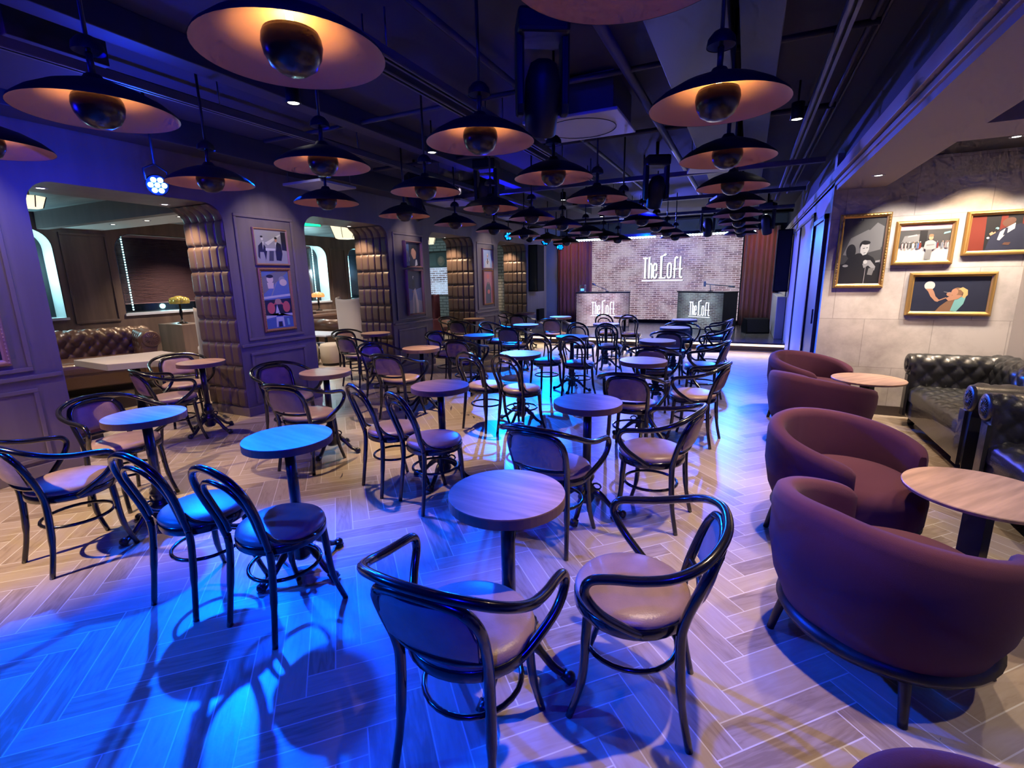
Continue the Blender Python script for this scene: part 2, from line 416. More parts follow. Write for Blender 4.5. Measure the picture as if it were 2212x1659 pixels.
# quilted leather lining on the near reveal of every opening
def tile_grid(c0, eu, ev, w, h, nrm, d=.024, n=10):
    G = []
    for i in range(n + 1):
        row = []
        for j in range(n + 1):
            a, b = -1 + 2 * i / n, -1 + 2 * j / n
            k = (1 - abs(a) ** 9) * (1 - abs(b) ** 12)
            p = Vector(c0) + Vector(eu) * (a * (w / 2 - .003)) + Vector(ev) * (b * (h / 2 - .003)) + Vector(nrm) * (d * (k ** .30 if k > 0 else 0))
            row.append(p)
        G.append(row)
    return G
for oi, y1 in enumerate([3.85, 6.72, 9.6, 12.5]):
    mb = MB(); cols = 5; cw = .71 / cols
    zs = [2.345 - .2855 * k for k in range(9)]
    for r_ in range(8):
        z1, z0 = zs[r_], max(zs[r_ + 1], .12)
        if z1 < .14: break
        for c in range(cols):
            mb.grid(tile_grid((-6.18 + cw * (c + .5), y1 - .004, (z0 + z1) / 2), (1, 0, 0), (0, 0, 1), cw, z1 - z0, (0, -1, 0)))
    for c in range(cols):      # the row that bends over into the lintel
        G = []
        for i in range(7):
            row = []
            a = -1 + 2 * i / 6
            for j in range(9):
                t = j / 8; b = -1 + 2 * t; k = max(0, (1 - abs(a) ** 9) * (1 - abs(b) ** 9)) ** .3
                ang = radians(0 + 78 * t) if oi < 3 else radians(78 * t)
                r = RR - .026 * k
                row.append((-6.18 + cw * (c + .5) + a * (cw / 2 - .003), y1 - RR + r * cos(ang), 2.345 - .02 + r * sin(ang) * .85))
            G.append(row)
        mb.grid(G)
    o = mb.build('trim_%d' % (oi + 1), M_PAD); struct(o)
    o['label'] = 'quilted brown leather lining of the opening reveal'

# mouldings, chair rail, skirting on the piers
tn = 5
def frame_trim(y0, y1, z0, z1, x=-5.47, t=.035, d=.018):
    mb = MB()
    for a in ((y0, y1, z0, z0 + t), (y0, y1, z1 - t, z1), (y0, y0 + t, z0 + t, z1 - t), (y1 - t, y1, z0 + t, z1 - t)):
        mb.box(x, x + d, *a)
    mb2 = mb.build('trim_%d' % tn, M_TRIM, bevel=.006); return struct(mb2)
for a, b in ((.97, 2.13), (3.85, 5.0), (6.72, 7.9), (9.6, 10.75)):
    frame_trim(a + .12, b - .2, .93, 2.43); tn += 1
    frame_trim(a + .12, b - .2, .14, .78); tn += 1
    struct(MB().box(-5.47, -5.44, a + .02, b - .02, .86, .895).build('trim_%d' % tn, M_TRIM, bevel=.006)); tn += 1
    struct(MB().box(-6.2, -5.45, a - .012, b + .012, 0, .11).build('baseboard_left', M_TRIM, bevel=.005))
struct(MB().box(-6.2, -5.45, 12.49, 13.96, 0, .11).build('baseboard_left', M_TRIM))

# wall piece past the last pier, back wall of the stage
sbox('wall_left_stage', M_PIER, -6.4, -6.18, 13.2, 15.8, 0, CH)
sbox('wall_stage', M_DUCTD, -6.4, 1.0, 15.6, 15.8, 0, CH)
sbox('wall_stage_return', mat('blue_grey_wall', (.25, .25, .28), .6), -6.18, -5.62, 15.35, 15.6, 0, CH)

# right side: soffit beam, picture wall, corridor wall
sbox('wall_right', M_PIER, .8, .95, 6.9, 15.6, 0, 2.62)
mb = MB().box(.82, 1.27, -3, 15.6, 2.514, 2.6)
mb.box(.84, 1.27, -3, 15.6, 2.6, 2.72)
struct(mb.build('trim_%d' % tn, M_BEAM)); tn += 1
sbox('trim_%d' % tn, M_CEIL, .86, 1.27, -3, 15.6, 2.72, CH); tn += 1
struct(MB().box(.775, .84, -3, 15.6, 2.615, 2.72).box(.80, .84, -3, 15.6, 2.56, 2.60).build('trim_%d' % tn, M_BEAM, bevel=.004)); tn += 1
sbox('trim_%d' % tn, M_BEAM, 1.27, 2.5, 4.24, 4.72, 2.514, 2.9); tn += 1
sbox('ceiling_alcove', M_CEIL, 1.2, 2.7, -3, 6.9, 2.78, 2.9)
sbox('wall_pictures', M_PAPER, .8, 2.7, 6.73, 6.9, 0, 2.9)
sbox('wall_alcove', M_PIER, 2.5, 2.7, -3, 6.73, 0, 2.9)
sbox('baseboard_pictures', M_BASE, .95, 2.5, 6.71, 6.73, 0, .11)
sbox('baseboard_alcove', M_BASE, 2.48, 2.5, -3, 6.71, 0, .11)
# door and panels in the corridor wall
mb = MB().box(.785, .80, 6.98, 8.0, 0.02, 2.235).box(.76, .80, 6.90, 6.98, 0, 2.29).box(.76, .80, 8.0, 8.08, 0, 2.29).box(.76, .80, 6.90, 8.08, 2.235, 2.29)
d = mb.build('door_1', mat('dark_door', (.05, .03, .035), .5)); struct(d)
MB().bar((.765, 7.12, 1.0), (.765, 7.12, 1.18), .02, .02).build('door_handle', M_STEEL, d)
mb = MB().box(.775, .80, 8.25, 8.29, .1, 2.44).box(.775, .80, 12.38, 12.42, .1, 2.44).box(.775, .80, 8.25, 12.42, 2.40, 2.44).box(.775, .80, 10.25, 10.28, .1, 2.44)
struct(mb.build('door_2', M_STEEL))

# lounge: far wall with round-cornered windows
WX = -10.2
WIN = [(2.15, 4.18), (5.05, 7.08), (7.95, 9.98), (10.75, 12.8)]
SILL, WT, WR = 1.11, 2.54, .30
mb = MB()
M_WOOD = mat('brown_wood_panel', (.17, .115, .085), .42, noise=((8, 8, .8), .25, 4))
mb.box(WX - .35, WX, -3, 13.2, 0, SILL).box(WX - .35, WX, -3, 13.2, WT, 2.8)
wy = [-3] + [v for o in WIN for v in o] + [13.2]
for i in range(0, len(wy), 2):
    mb.box(WX - .35, WX, wy[i], wy[i + 1], SILL, WT - WR)
    a, b = wy[i], wy[i + 1]
    lft = arc(a - WR, WT - WR, WR, 0, 90) if i else [(a, WT - WR), (a, WT)]
    rgt = arc(b + WR, WT - WR, WR, 90, 180) if i + 2 < len(wy) else [(b, WT), (b, WT - WR)]
    mb.prism(lft + rgt, WX - .35, WX, 'x')
struct(mb.build('wall_windows', M_WOOD))
for i in range(2, len(wy) - 1, 2):
    a, b = wy[i] + .1, wy[i + 1] - .1
    mb = MB()
    for q in ((a, b, 1.0, 1.04), (a, b, 2.46, 2.50), (a, a + .035, 1.04, 2.46), (b - .035, b, 1.04, 2.46)):
        mb.box(WX, WX + .02, *q)
    struct(mb.build('trim_%d' % tn, M_WOOD, bevel=.004)); tn += 1
M_GLASSN = mat('night_glass', (.01, .012, .018), .08)
M_REV = mat('white_reveal', (.75, .78, .80), .3)
M_SLAT = mat('dark_brown_slat', (.22, .12, .12), .3)
for i, (a, b) in enumerate(WIN):
    o = struct(MB().box(WX - .40, WX - .33, a - .05, b + .05, SILL - .05, WT + .05).build('window_%d' % (i + 1), M_GLASSN))
    mb = MB()      # white lining of the reveal, following the round corners
    path = [(b - .012, SILL + .01)] + arc(b - WR, WT - WR, WR - .012, 0, 90) + arc(a + WR, WT - WR, WR - .012, 90, 180) + [(a + .012, SILL + .01)]
    G = [[(WX - .33 + .33 * k, y, z) for (y, z) in path] for k in (0, 1)]
    mb.grid(G); mb.build('window_reveal', M_REV, o, fix=False)
    MB().box(WX - .34, WX + .03, a - .02, b + .02, SILL - .03, SILL + .012).build('window_sill', M_REV, o)
    mb = MB()
    ly, lx = ((b - .36, WX - .2), (a + .17, WX - .09), (b - .30, WX - .2), (a + .22, WX - .2))[i]
    for k in range(30):
        z = SILL + .06 + k * .045
        if z < WT - .06: mb.box(lx, lx + .012, ly - .009, ly + .009, z, z + .024)
    mb.build('led_strip', M_LEDC, o)
for i in (1, 2):
    a, b = WIN[i]; y0, y1 = (a + .07, b - .05) if i == 1 else (a + .05, b - .42)
    bt = 1.30
    sl = MB()
    z = 2.48
    while z > bt:
        sl.add([(WX - .165, y0, z + .011), (WX - .165, y1, z + .011), (WX - .13, y1, z - .013), (WX - .13, y0, z - .013)], [(0, 1, 2, 3)])
        z -= .026
    t = thing('venetian_blind', 'dark brown slatted blind over the lounge window ' + ('behind the brown tufted sofa' if i == 1 else 'behind the grey wing chair'), 'blind', (0, 0, 0))
    sl.build('slats', M_SLAT, t, fix=False)
    MB().box(WX - .18, WX - .11, y0, y1, 2.485, 2.525).build('head_rail', M_SLAT, t)
    MB().box(WX - .165, WX - .13, y0, y1, bt - .02, bt).build('bottom_rail', M_SLAT, t)
    MB().tube([(WX - .12, y1 - .35, 2.48), (WX - .12, y1 - .35, 1.36)], .006, 6).build('pull_cord', M_PAD, t)
sbox('trim_%d' % tn, mat('pale_soffit', (.55, .55, .55), .5), -10.18, -6.25, 4.15, 4.9, 2.56, 2.78); tn += 1
sbox('trim_%d' % tn, M_WALL, -10.18, -6.2, 4.02, 4.15, 2.52, 2.78); tn += 1
# lounge end wall of white-painted brick
m = bpy.data.materials.new('white_painted_brick'); m.use_nodes = True
nt = m.node_tree; tc = nt.nodes.new('ShaderNodeTexCoord'); mp = nt.nodes.new('ShaderNodeMapping'); mp.inputs['Rotation'].default_value = (radians(-90), 0, 0)
nt.links.new(tc.outputs['Object'], mp.inputs[0]); bk = nt.nodes.new('ShaderNodeTexBrick'); nt.links.new(mp.outputs[0], bk.inputs[0])
bk.inputs['Scale'].default_value = 1; bk.inputs['Brick Width'].default_value = .26; bk.inputs['Row Height'].default_value = .085; bk.inputs['Mortar Size'].default_value = .012
bk.inputs['Color1'].default_value = (.30, .30, .29, 1); bk.inputs['Color2'].default_value = (.36, .35, .33, 1); bk.inputs['Mortar'].default_value = (.1, .1, .1, 1)
nt.links.new(bk.outputs[0], nt.nodes['Principled BSDF'].inputs['Base Color'])
sbox('wall_lounge_end', m, -10.5, -6.18, 13.0, 13.2, 0, 2.9)

# stage deck
S = tag(MB().box(-5.43, .795, 11.40, 15.34, .165, .2).build('stage_deck', M_STAGE), 'low black stage platform with a warm light strip under its front edge', 'stage')
MB().box(-5.43, .795, 11.42, 11.46, .118, .165).build('light_strip', M_STRIP, S)
MB().box(-5.43, .795, 11.47, 11.52, .012, .165).build('riser', M_RISER, S)
MB().box(-5.43, .795, 11.455, 11.49, 0.001, .012).build('floor_line', M_WHITEP, S)
area('stage_strip_light', (-2.4, 11.38, .13), (-2.4, 11.1, 0), 14, (1, .75, .45), 6, .03)
# ------------------------------------------------------------------ bentwood chairs
def ring(mb, c, r0, z, rad, sx=1., sy=1., n=28, k=8):
    mb.tube([(c[0] + r0 * cos(2 * pi * i / n) * sx, c[1] + r0 * sin(2 * pi * i / n) * sy, z) for i in range(n)], rad, k, closed=True)
def seat_parts(t, rx, ry, z=.47):
    MB().lathe([(1.0, -.05), (1.02, -.045), (1.02, -.012), (1.0, -.006)], 36, (0, .0, z), sx=rx, sy=ry).build('seat_ring', M_LACQ, t)
    MB().lathe([(.97, -.012), (1.0, -.004), (1.0, .008), (.96, .02), (.86, .030), (.6, .038), (.3, .041), (.04, .042)], 36, (0, 0, z), sx=rx, sy=ry).build('seat_cushion', M_LEATH, t)
def leg_front(s, x0, y0, x1, y1):
    return MB().tube(catmull([(s * x0, y0, .445), (s * (x0 + .008), y0 + .006, .33), (s * (x0 + .02), y0 + .016, .16), (s * x1, y1, .0)], 4), [.019] * 5 + [.017] * 4 + [.014] * 4, 10)

def make_armchair():
    t = thing('bentwood_armchair', '-', 'armchair', (0, 0, 0), 0, 'bentwood armchairs around the bistro tables')
    seat_parts(t, .222, .212)
    for s in (-1, 1):
        leg_front(s, .148, .135, .185, .195).build('leg', M_LACQ, t)
        MB().tube(catmull([(s * .185, -.235, 0), (s * .172, -.200, .18), (s * .165, -.185, .40), (s * .168, -.195, .50), (s * .178, -.232, .62), (s * .172, -.262, .70), (s * .14, -.285, .748)], 5),
                  [.014] * 6 + [.018] * 25, 10).build('leg', M_LACQ, t)
    mb = MB()      # frame of the back
    mb.tube(catmull([(-.172, -.262, .70), (-.145, -.283, .745), (-.07, -.30, .768), (0, -.304, .772), (.07, -.30, .768), (.145, -.283, .745), (.172, -.262, .70)], 6), .017, 10)
    mb.tube(catmull([(-.17, -.205, .535), (-.09, -.232, .53), (0, -.240, .528), (.09, -.232, .53), (.17, -.205, .535)], 6), .012, 8)
    mb.build('back_frame', M_LACQ, t)
    # padded panel
    for sgn, nm in ((1, 'backrest'),):
        G1, G2 = [], []
        n = 14
        for i in range(n + 1):
            a = -1 + 2 * i / n; r1, r2 = [], []
            for j in range(n + 1):
                b = -1 + 2 * j / n; z = .657 + b * .098
                hw = .150 + .012 * (b > -1) * (1 - abs(b)) + (.010 if b < 0 else -.018 * b * b)
                x = a * hw
                zz = z - (abs(a) ** 4) * .012 * (b if b > 0 else .3)
                y = -.228 - (z - .54) * .27 - (1 - a * a) * .028
                k = (1 - abs(a) ** 6) * (1 - abs(b) ** 6); k = max(k, 0) ** .5
                r1.append((x, y + .004 + .016 * k, zz)); r2.append((x, y - .004 - .008 * k, zz))
            G1.append(r1); G2.append(r2)
        mb = MB().grid(G1).grid(G2, flip=True)
        for e in ((0, 0), (0, n), (n, 0), (n, n)): pass
        mb.build(nm, M_LEATH, t)
    P = [(-.208, -.055, .44), (-.235, -.015, .47), (-.283, .070, .545), (-.300, .118, .620), (-.300, .100, .672), (-.297, .03, .690), (-.296, -.06, .702),
         (-.285, -.16, .728), (-.235, -.245, .765), (-.125, -.300, .795), (0, -.315, .802)]
    P = P + [(-x, y, z) for x, y, z in P[:-1]][::-1]
    MB().tube(catmull(P, 5), .0165, 10).build('arm_rail', M_LACQ, t)
    mb = MB(); ring(mb, (0, 0), .172, .255, .010, 1, 1.02); mb.build('leg_ring', M_LACQ, t)
    return proto(t)

def make_sidechair():
    t = thing('bentwood_side_chair', '-', 'chair', (0, 0, 0), 0, 'bentwood side chairs in pairs along the middle row')
    seat_parts(t, .202, .200)
    for s in (-1, 1):
        leg_front(s, .135, .125, .18, .185).build('leg', M_LACQ, t)
        MB().tube(catmull([(s * .165, -.225, 0), (s * .158, -.200, .18), (s * .150, -.178, .38), (s * .150, -.180, .47)], 5),
                  [.014] * 6 + [.017] * 10, 10).build('leg', M_LACQ, t)
    A = [(-.150, -.180, .46), (-.158, -.205, .56), (-.178, -.240, .67), (-.172, -.272, .765), (-.125, -.298, .835), (-.055, -.312, .868), (0, -.315, .875)]
    MB().tube(catmull(A + mir(A[:-1])[::-1], 5), .0165, 10).build('back_hoop', M_LACQ, t)
    B = [(-.118, -.185, .50), (-.118, -.200, .56), (-.130, -.232, .66), (-.120, -.262, .735), (-.080, -.282, .785), (0, -.292, .805)]
    MB().tube(catmull(B + mir(B[:-1])[::-1], 5), .0125, 8).build('inner_hoop', M_LACQ, t)
    for s in (-1, 1):
        MB().tube(catmull([(s * .155, -.195, .56), (s * .165, -.150, .50), (s * .19, -.07, .462), (s * .21, .02, .455)], 5), .010, 8).build('seat_brace', M_LACQ, t)
    mb = MB(); ring(mb, (0, -.005), .165, .27, .0095); mb.build('leg_ring', M_LACQ, t)
    return proto(t)

def make_table():
    t = thing('bistro_table', '-', 'table', (0, 0, 0), 0, 'round bistro tables on claw-footed iron pedestals')
    mb = MB().lathe([(.222, -.044), (.232, -.041), (.232, -.004), (.2305, 0)], 56, (0, 0, .80), mi=1, smooth=False, cap1=False)
    mb.lathe([(.2305, 0), (.2300, .0004)], 56, (0, 0, .80), mi=0, smooth=False, cap0=False).build('tabletop', [M_TOP, M_TOPEDGE], t, fix=False)
    MB().lathe([(.09, .746), (.09, .754), (.03, .756)], 20).lathe([(.029, .30), (.029, .755)], 20).build('column', M_IRON, t)
    MB().lathe([(.045, .07), (.060, .10), (.052, .14), (.068, .165), (.050, .19), (.036, .215), (.052, .245), (.056, .262), (.036, .285), (.040, .31), (.030, .33)], 20).build('pedestal', M_IRON, t)
    for k in range(4):
        a = pi / 2 * k + .12; d = Vector((cos(a), sin(a), 0))
        P = [d * .045 + Vector((0, 0, .155)), d * .085 + Vector((0, 0, .150)), d * .14 + Vector((0, 0, .105)), d * .195 + Vector((0, 0, .052)), d * .245 + Vector((0, 0, .030))]
        mb = MB().tube(catmull(P, 4), [.022] * 3 + [.021] * 5 + [.017] * 6 + [.016] * 3, 8)
        mb.lathe([(.004, -.026), (.020, -.020), (.027, -.004), (.024, .012), (.012, .022), (.003, .025)], 12, tuple(d * .262 + Vector((0, 0, .027))))
        for q in (-1, 1):
            n = Vector((-d.y, d.x, 0))
            mb.tube([d * .235 + n * q * .016 + Vector((0, 0, .036)), d * .275 + n * q * .022 + Vector((0, 0, .012))], [.011, .009], 6)
        sc_ = [d * (.075 + .03 * cos(x / 8 * 2 * pi)) + Vector((0, 0, .195 + .022 * sin(x / 8 * 2 * pi))) for x in range(8)]
        mb.tube(sc_, .007, 6, closed=True)
        mb.build('claw_foot', M_IRON, t)
    return proto(t)

ARM, SIDE, TAB = make_armchair(), make_sidechair(), make_table()
ORD = ['nearest', 'second', 'third', 'fourth', 'fifth', 'farthest']
R = radians
ROWS = {
    'right-hand row': [(-.80, 1.603), (-.918, 3.103), (-.88, 4.896), (-1.0, 6.50), (-1.0, 8.22), (-1.02, 9.75)],
    'middle row': [(-2.22, 1.765), (-2.163, 3.18), (-2.245, 4.92), (-2.204, 6.625), (-2.22, 8.58), (-2.27, 10.3)],
    'left-hand row': [(-3.505, 1.732), (-3.54, 3.31), (-3.615, 4.94), (-3.59, 6.37), (-3.567, 8.07), (-3.56, 9.9)],
}
TINT = {('middle row', 0): 'lit bright blue, '}
for rn, L in ROWS.items():
    for i, (x, y) in enumerate(L):
        place(TAB, (x, y, 0), R(random.uniform(-12, 12)), 'round walnut bistro table, %s to the camera in the %s' % (ORD[i] if i else 'nearest', rn) if i == 0 else 'round walnut bistro table, %s from the camera in the %s' % (ORD[i], rn))
ARCH = [(-5.32, 3.26), (-5.38, 6.15), (-5.19, 9.03), (-4.78, 10.85)]
AN = ['archway by the brown tufted sofa', 'archway with cream ottomans behind', 'archway with a red chair behind', 'left corner before the stage']
for (x, y), n in zip(ARCH, AN):
    place(TAB, (x, y, 0), R(random.uniform(-12, 12)), 'round walnut bistro table standing in the ' + n)
GA = 'bentwood armchairs around the bistro tables'
CH_R = [((-.775, 1.255), 1, (-.31, 1.665), 95), ((-1.0, 2.70), -6, (-.50, 3.21), 82), ((-.88, 4.42), 0, (-.40, 4.98), 80), ((-.97, 6.10), 2, (-.45, 6.66), 84), ((-1.0, 7.83), 0, (-.46, 8.40), 84), ((-1.01, 9.34), 2, (-.50, 9.95), 86)]
for i, (p, a, p2, a2) in enumerate(CH_R):
    place(ARM, (*p, 0), R(a), 'black bentwood armchair, back to camera, at the %s table of the right-hand row' % ORD[i])
    place(ARM, (*p2, 0), R(a2), 'black bentwood armchair on the aisle side of the %s right-hand table' % ORD[i])
CH_L = [((-3.63, 1.335), -2, (-4.17, 1.90), -82), ((-3.46, 3.0), 8, (-4.16, 3.40), -100), ((-3.68, 4.60), 4, (-4.26, 5.02), -98), ((-3.60, 6.0), 2, (-4.24, 6.50), -98), ((-3.65, 7.74), 2, (-4.22, 8.2), -98)]
for i, (p, a, p2, a2) in enumerate(CH_L):
    place(ARM, (*p, 0), R(a), 'black bentwood armchair, back to camera, at the %s table of the left-hand row' % ORD[i])
    place(ARM, (*p2, 0), R(a2), 'black bentwood armchair on the wall side of the %s left-hand table' % ORD[i])
place(ARM, (-3.54, 9.55, 0), R(2), 'black bentwood armchair, back to camera, at the farthest table of the left-hand row')
CH_A = [((-5.34, 2.93), -12, (-5.93, 3.40), -112), ((-5.47, 5.85), -4, (-6.0, 6.28), -108), ((-5.25, 8.70), -2, (-5.78, 9.18), -104), ((-4.70, 10.42), -2, (-5.24, 10.95), -100)]
for (p, a, p2, a2), n in zip(CH_A, AN):
    place(ARM, (*p, 0), R(a), 'black bentwood armchair, back to camera, in the ' + n)
    place(ARM, (*p2, 0), R(a2), 'black bentwood armchair nearest the wall, in the ' + n)
CH_M = [((-2.51, 1.43), 2, (-1.975, 1.475), -2), ((-2.46, 2.94), -24, (-2.0, 2.83), -24), ((-2.53, 4.62), -12, (-2.09, 4.60), -12), ((-2.49, 6.36), -4, (-1.99, 6.29), -4), ((-2.51, 8.13), -2, (-2.03, 8.1), 2), ((-2.55, 9.98), -2, (-2.07, 9.95), 2)]
for i, (p, a, p2, a2) in enumerate(CH_M):
    place(SIDE, (*p, 0), R(a), 'black bentwood side chair, left of the pair at the %s middle-row table' % ORD[i])
    place(SIDE, (*p2, 0), R(a2), 'black bentwood side chair, right of the pair at the %s middle-row table' % ORD[i])

# ------------------------------------------------------------------ maroon tub chairs and their tables
def make_tub():
    t = thing('tub_chair', '-', 'armchair', (0, 0, 0), 0, 'maroon velvet tub chairs along the picture wall side')
    HA = 128; n = 84
    sec = []      # cross-section: (offset outward 0..1 across thickness, height 0..1)
    G = []
    for i in range(n + 1):
        ph = radians(-HA + 2 * HA * i / n); u = abs(ph) / radians(HA)
        top = .745 - .15 * (u ** 1.6); e = min(1, (1 - u) * 9 + .0) ; e = sqrt(max(0, 1 - (1 - e) ** 2)) if e < 1 else 1
        th = .078 * (.25 + .75 * e); hh = top - (1 - e) * .03
        ro = .43 + .015 * sin(u * pi); row = []
        c = lambda r, z: row.append((r * sin(ph), -r * cos(ph), z))
        m = ro - .039
        for (k, z) in ((-.30, .19), (-.12, .235), (.25, .33), (.5, .48), (.5, hh - .05), (.36, hh - .012), (.12, hh), (-.12, hh), (-.36, hh - .014), (-.5, hh - .05), (-.5, .42), (-.52, .25), (-.55, .19)):
            fl = -.032 * (1 - min(1, (z - .17) / .22)) if k > 0 else -.02
            c(m + k * th + fl, z)
        row.append(row[0]); G.append(row)
    mb = MB().grid(G)
    mb.add(G[0][:-1], [tuple(range(len(G[0]) - 1))]).add(G[-1][:-1], [tuple(range(len(G[0]) - 1))[::-1]])
    mb.build('shell', M_VELVET, t)
    prof = [(.18, .22), (.315, .225), (.345, .25), (.350, .38), (.335, .425), (.29, .450), (.18, .462), (.05, .466)]
    mb = MB()
    N_ = 48; v = []; f = []
    for r, z in prof:
        for k in range(N_):
            a = 2 * pi * k / N_; fr = 1 + .16 * max(0, sin(a)) ** 2
            x = r * cos(a) * (1 - .02 * max(0, sin(a))); v.append((x, r * sin(a) * fr + .01, z))
    for i in range(len(prof) - 1):
        for k in range(N_): f.append((i * N_ + k, i * N_ + (k + 1) % N_, (i + 1) * N_ + (k + 1) % N_, (i + 1) * N_ + k))
    f.append(tuple(range(N_))[::-1]); f.append(tuple((len(prof) - 1) * N_ + k for k in range(N_)))
    mb.add(v, f, 0, True).build('seat_cushion', M_VELVET, t)
    MB().lathe([(.30, .160), (.375, .165), (.392, .195), (.36, .225)], 40).build('base_ring', M_BLEG, t)
    for k in range(4):
        a = pi / 4 + pi / 2 * k; d = Vector((cos(a), sin(a), 0))
        MB().tube(catmull([d * .33 + Vector((0, 0, .215)), d * .365 + Vector((0, 0, .14)), d * .40 + Vector((0, 0, .0))], 4), [.034, .028, .024, .022, .020, .019, .018, .017, .016], 10).build('leg', M_BLEG, t)
    return proto(t)
TUB = make_tub()
place(TUB, (.62, 2.32, 0), R(-43), 'maroon velvet tub chair, large in the right foreground, its back to the camera')
place(TUB, (.63, 3.36, 0), R(-132), 'maroon velvet tub chair with its open seat facing the near side table')
place(TUB, (.70, 5.20, 0), R(-48), 'maroon velvet tub chair, back to the camera, by the far side table')
place(TUB, (.73, 6.20, 0), R(-128), 'maroon velvet tub chair close to the picture wall, farthest of the tub chairs')
place(TUB, (.63, .745, 0), R(-60), 'maroon velvet tub chair cut off at the bottom right corner')

def make_side_table():
    t = thing('side_table', '-', 'table', (0, 0, 0), 0, 'round side tables between the tub chairs and the black sofas')
    MB().lathe([(.300, -.022), (.312, -.018), (.315, -.004), (.312, 0)], 60, (0, 0, .58), smooth=False).build('tabletop', M_TOP, t)
    MB().lathe([(.11, .548), (.11, .556)], 20).box(-.045, .045, -.045, .045, .012, .55).build('column', M_IRON, t)
    MB().lathe([(.20, 0), (.20, .012), (.06, .022)], 32).build('foot_plate', M_IRON, t)
    return proto(t)
ST = make_side_table()
place(ST, (1.11, 2.94, 0), R(50), 'round wooden side table between the near tub chairs and the black sofas')
place(ST, (1.167, 5.81, 0), R(50), 'round wooden side table between the far tub chairs, by the picture wall')

# ------------------------------------------------------------------ chesterfield sofas (local: length along x, seat faces +y)
def pillow(s, t, a, b):
    p, q = t / a + s / b, t / a - s / b
    return (abs(sin(pi * p / 2)) * abs(sin(pi * q / 2))) ** .38
def roll_profile(z0, zr, rr, n=20):
    """inside face up, over the roll and down outside: list of (outward, z)"""
    pts = [(0.0, z0 + (zr - z0) * k / 7) for k in range(7)]
    for k in range(n + 1):
        a = radians(180 - 235 * k / n); pts.append((rr + rr * cos(a), zr + rr * sin(a)))
    pts += [(rr * 1.45, zr - rr * 1.25), (rr * 1.35, .30), (rr * 1.35, .10)]
    return pts
def sweep_roll(mb, prof, length, place_fn, tuft=None, A=.03, step=.02):
    P = [Vector((a, b)) for a, b in prof]; Q = []
    for i in range(len(P) - 1):      # resample
        k = max(1, int((P[i + 1] - P[i]).length / step))
        Q += [P[i].lerp(P[i + 1], j / k) for j in range(k)]
    Q.append(P[-1]); S = [0]
    for i in range(1, len(Q)): S.append(S[-1] + (Q[i] - Q[i - 1]).length)
    m = max(2, int(length / step)); G = []
    for j in range(m + 1):
        t = length * j / m; row = []
        for i, p in enumerate(Q):
            d = (Q[min(i + 1, len(Q) - 1)] - Q[max(i - 1, 0)]).normalized(); nn = Vector((-d.y, d.x))
            h = 0
            if tuft:
                fade = max(0, min(1, (tuft[2] - S[i]) / .06)) * min(1, t / .04, (length - t) / .04)
                h = A * pillow(S[i], t, tuft[0], tuft[1]) * fade
            q = p + nn * h; row.append(place_fn(q.x, q.y, t))
        G.append(row)
    mb.grid(G)
    for gi, fl in ((0, 0), (-1, 1)):
        r = [place_fn(p.x, p.y, 0 if gi == 0 else length) for p in Q]
        idx = tuple(range(len(r))); mb.add(r, [idx[::-1] if fl else idx], 0, False)
def sofa(name, L, D, M, label, cat, loc, rz, group=None, seat_z=.44, top=.66, tuft_seat=True, rr=.105, A=.026):
    t = thing(name, label, cat, loc, rz, group)
    prof = roll_profile(seat_z - .10, top, rr)
    mb = MB(); sweep_roll(mb, prof, L - .04, lambda n, z, s: (-L / 2 + .02 + s, -D / 2 + 2 * rr + .02 - n, z), (.080, .085, .62), A, .014); mb.build('backrest', M, t, fix=True)
    for sg in (-1, 1):
        mb = MB(); sweep_roll(mb, prof, D - .02, lambda n, z, s: (sg * (L / 2 - 2 * rr - .0 + n), -D / 2 + .01 + s, z), (.080, .085, .50), A, .014)
        o = mb.build('armrest', M, t)
        c = (sg * (L / 2 - rr), D / 2 - .005, top)
        m2 = MB()
        m2.lathe([(.01, .022), (.03, .018), (rr * .45, .012), (rr * .8, .016), (rr * .97, .006), (rr * .99, -.01)], 28, M=Matrix.Translation(c) @ Matrix.Rotation(radians(-90), 4, 'X'), cap0=True, cap1=False)
        for k in range(16):      # brass studs and pleats around the scroll
            a = 2 * pi * k / 16
            m2.tube([(c[0] + .02 * cos(a), c[1] + .021, c[2] + .02 * sin(a)), (c[0] + rr * .62 * cos(a), c[1] + .013, c[2] + rr * .62 * sin(a))], [.003, .006], 5)
        m2.box(sg * (L / 2 - rr * 1.6) - .05, sg * (L / 2 - rr * 1.6) + .05, D / 2 - .015, D / 2 + .01, .12, top - rr)
        m2.build('scroll_front', M, o)
    x0, x1 = -L / 2 + 2 * rr, L / 2 - 2 * rr; y0, y1 = -D / 2 + 2 * rr, D / 2 - .03
    G = []; ny = int((y1 - y0) / .016); nx = int((x1 - x0) / .016)
    for j in range(nx + 1):
        x = x0 + (x1 - x0) * j / nx; row = []
        for i in range(ny + 1):
            y = y0 + (y1 - y0) * i / ny
            h = .028 * pillow(y - y0, x - x0, .085, .07) if tuft_seat else .01
            e = min(1, (y1 - y) / .05); row.append((x, y, seat_z - .03 + h * e + .02 * sqrt(max(0, e))))
        row += [(x, y1 + .012, seat_z - .05), (x, y1 + .012, seat_z - .15)]
        G.append(row)
    MB().grid(G).build('seat_cushion', M, t)
    MB().box(-L / 2 + rr * .7, L / 2 - rr * .7, -D / 2 + .03, D / 2 - .03, .10, seat_z - .06).build('base', M, t, bevel=.02)
    for sx in (-1, 1):
        for sy in (-1, 1):
            MB().lathe([(.022, 0), (.034, .02), (.036, .05), (.028, .08), (.034, .10)], 14, (sx * (L / 2 - .14), sy * (D / 2 - .10), 0)).build('bun_foot', M_BLEG, t)
    return t
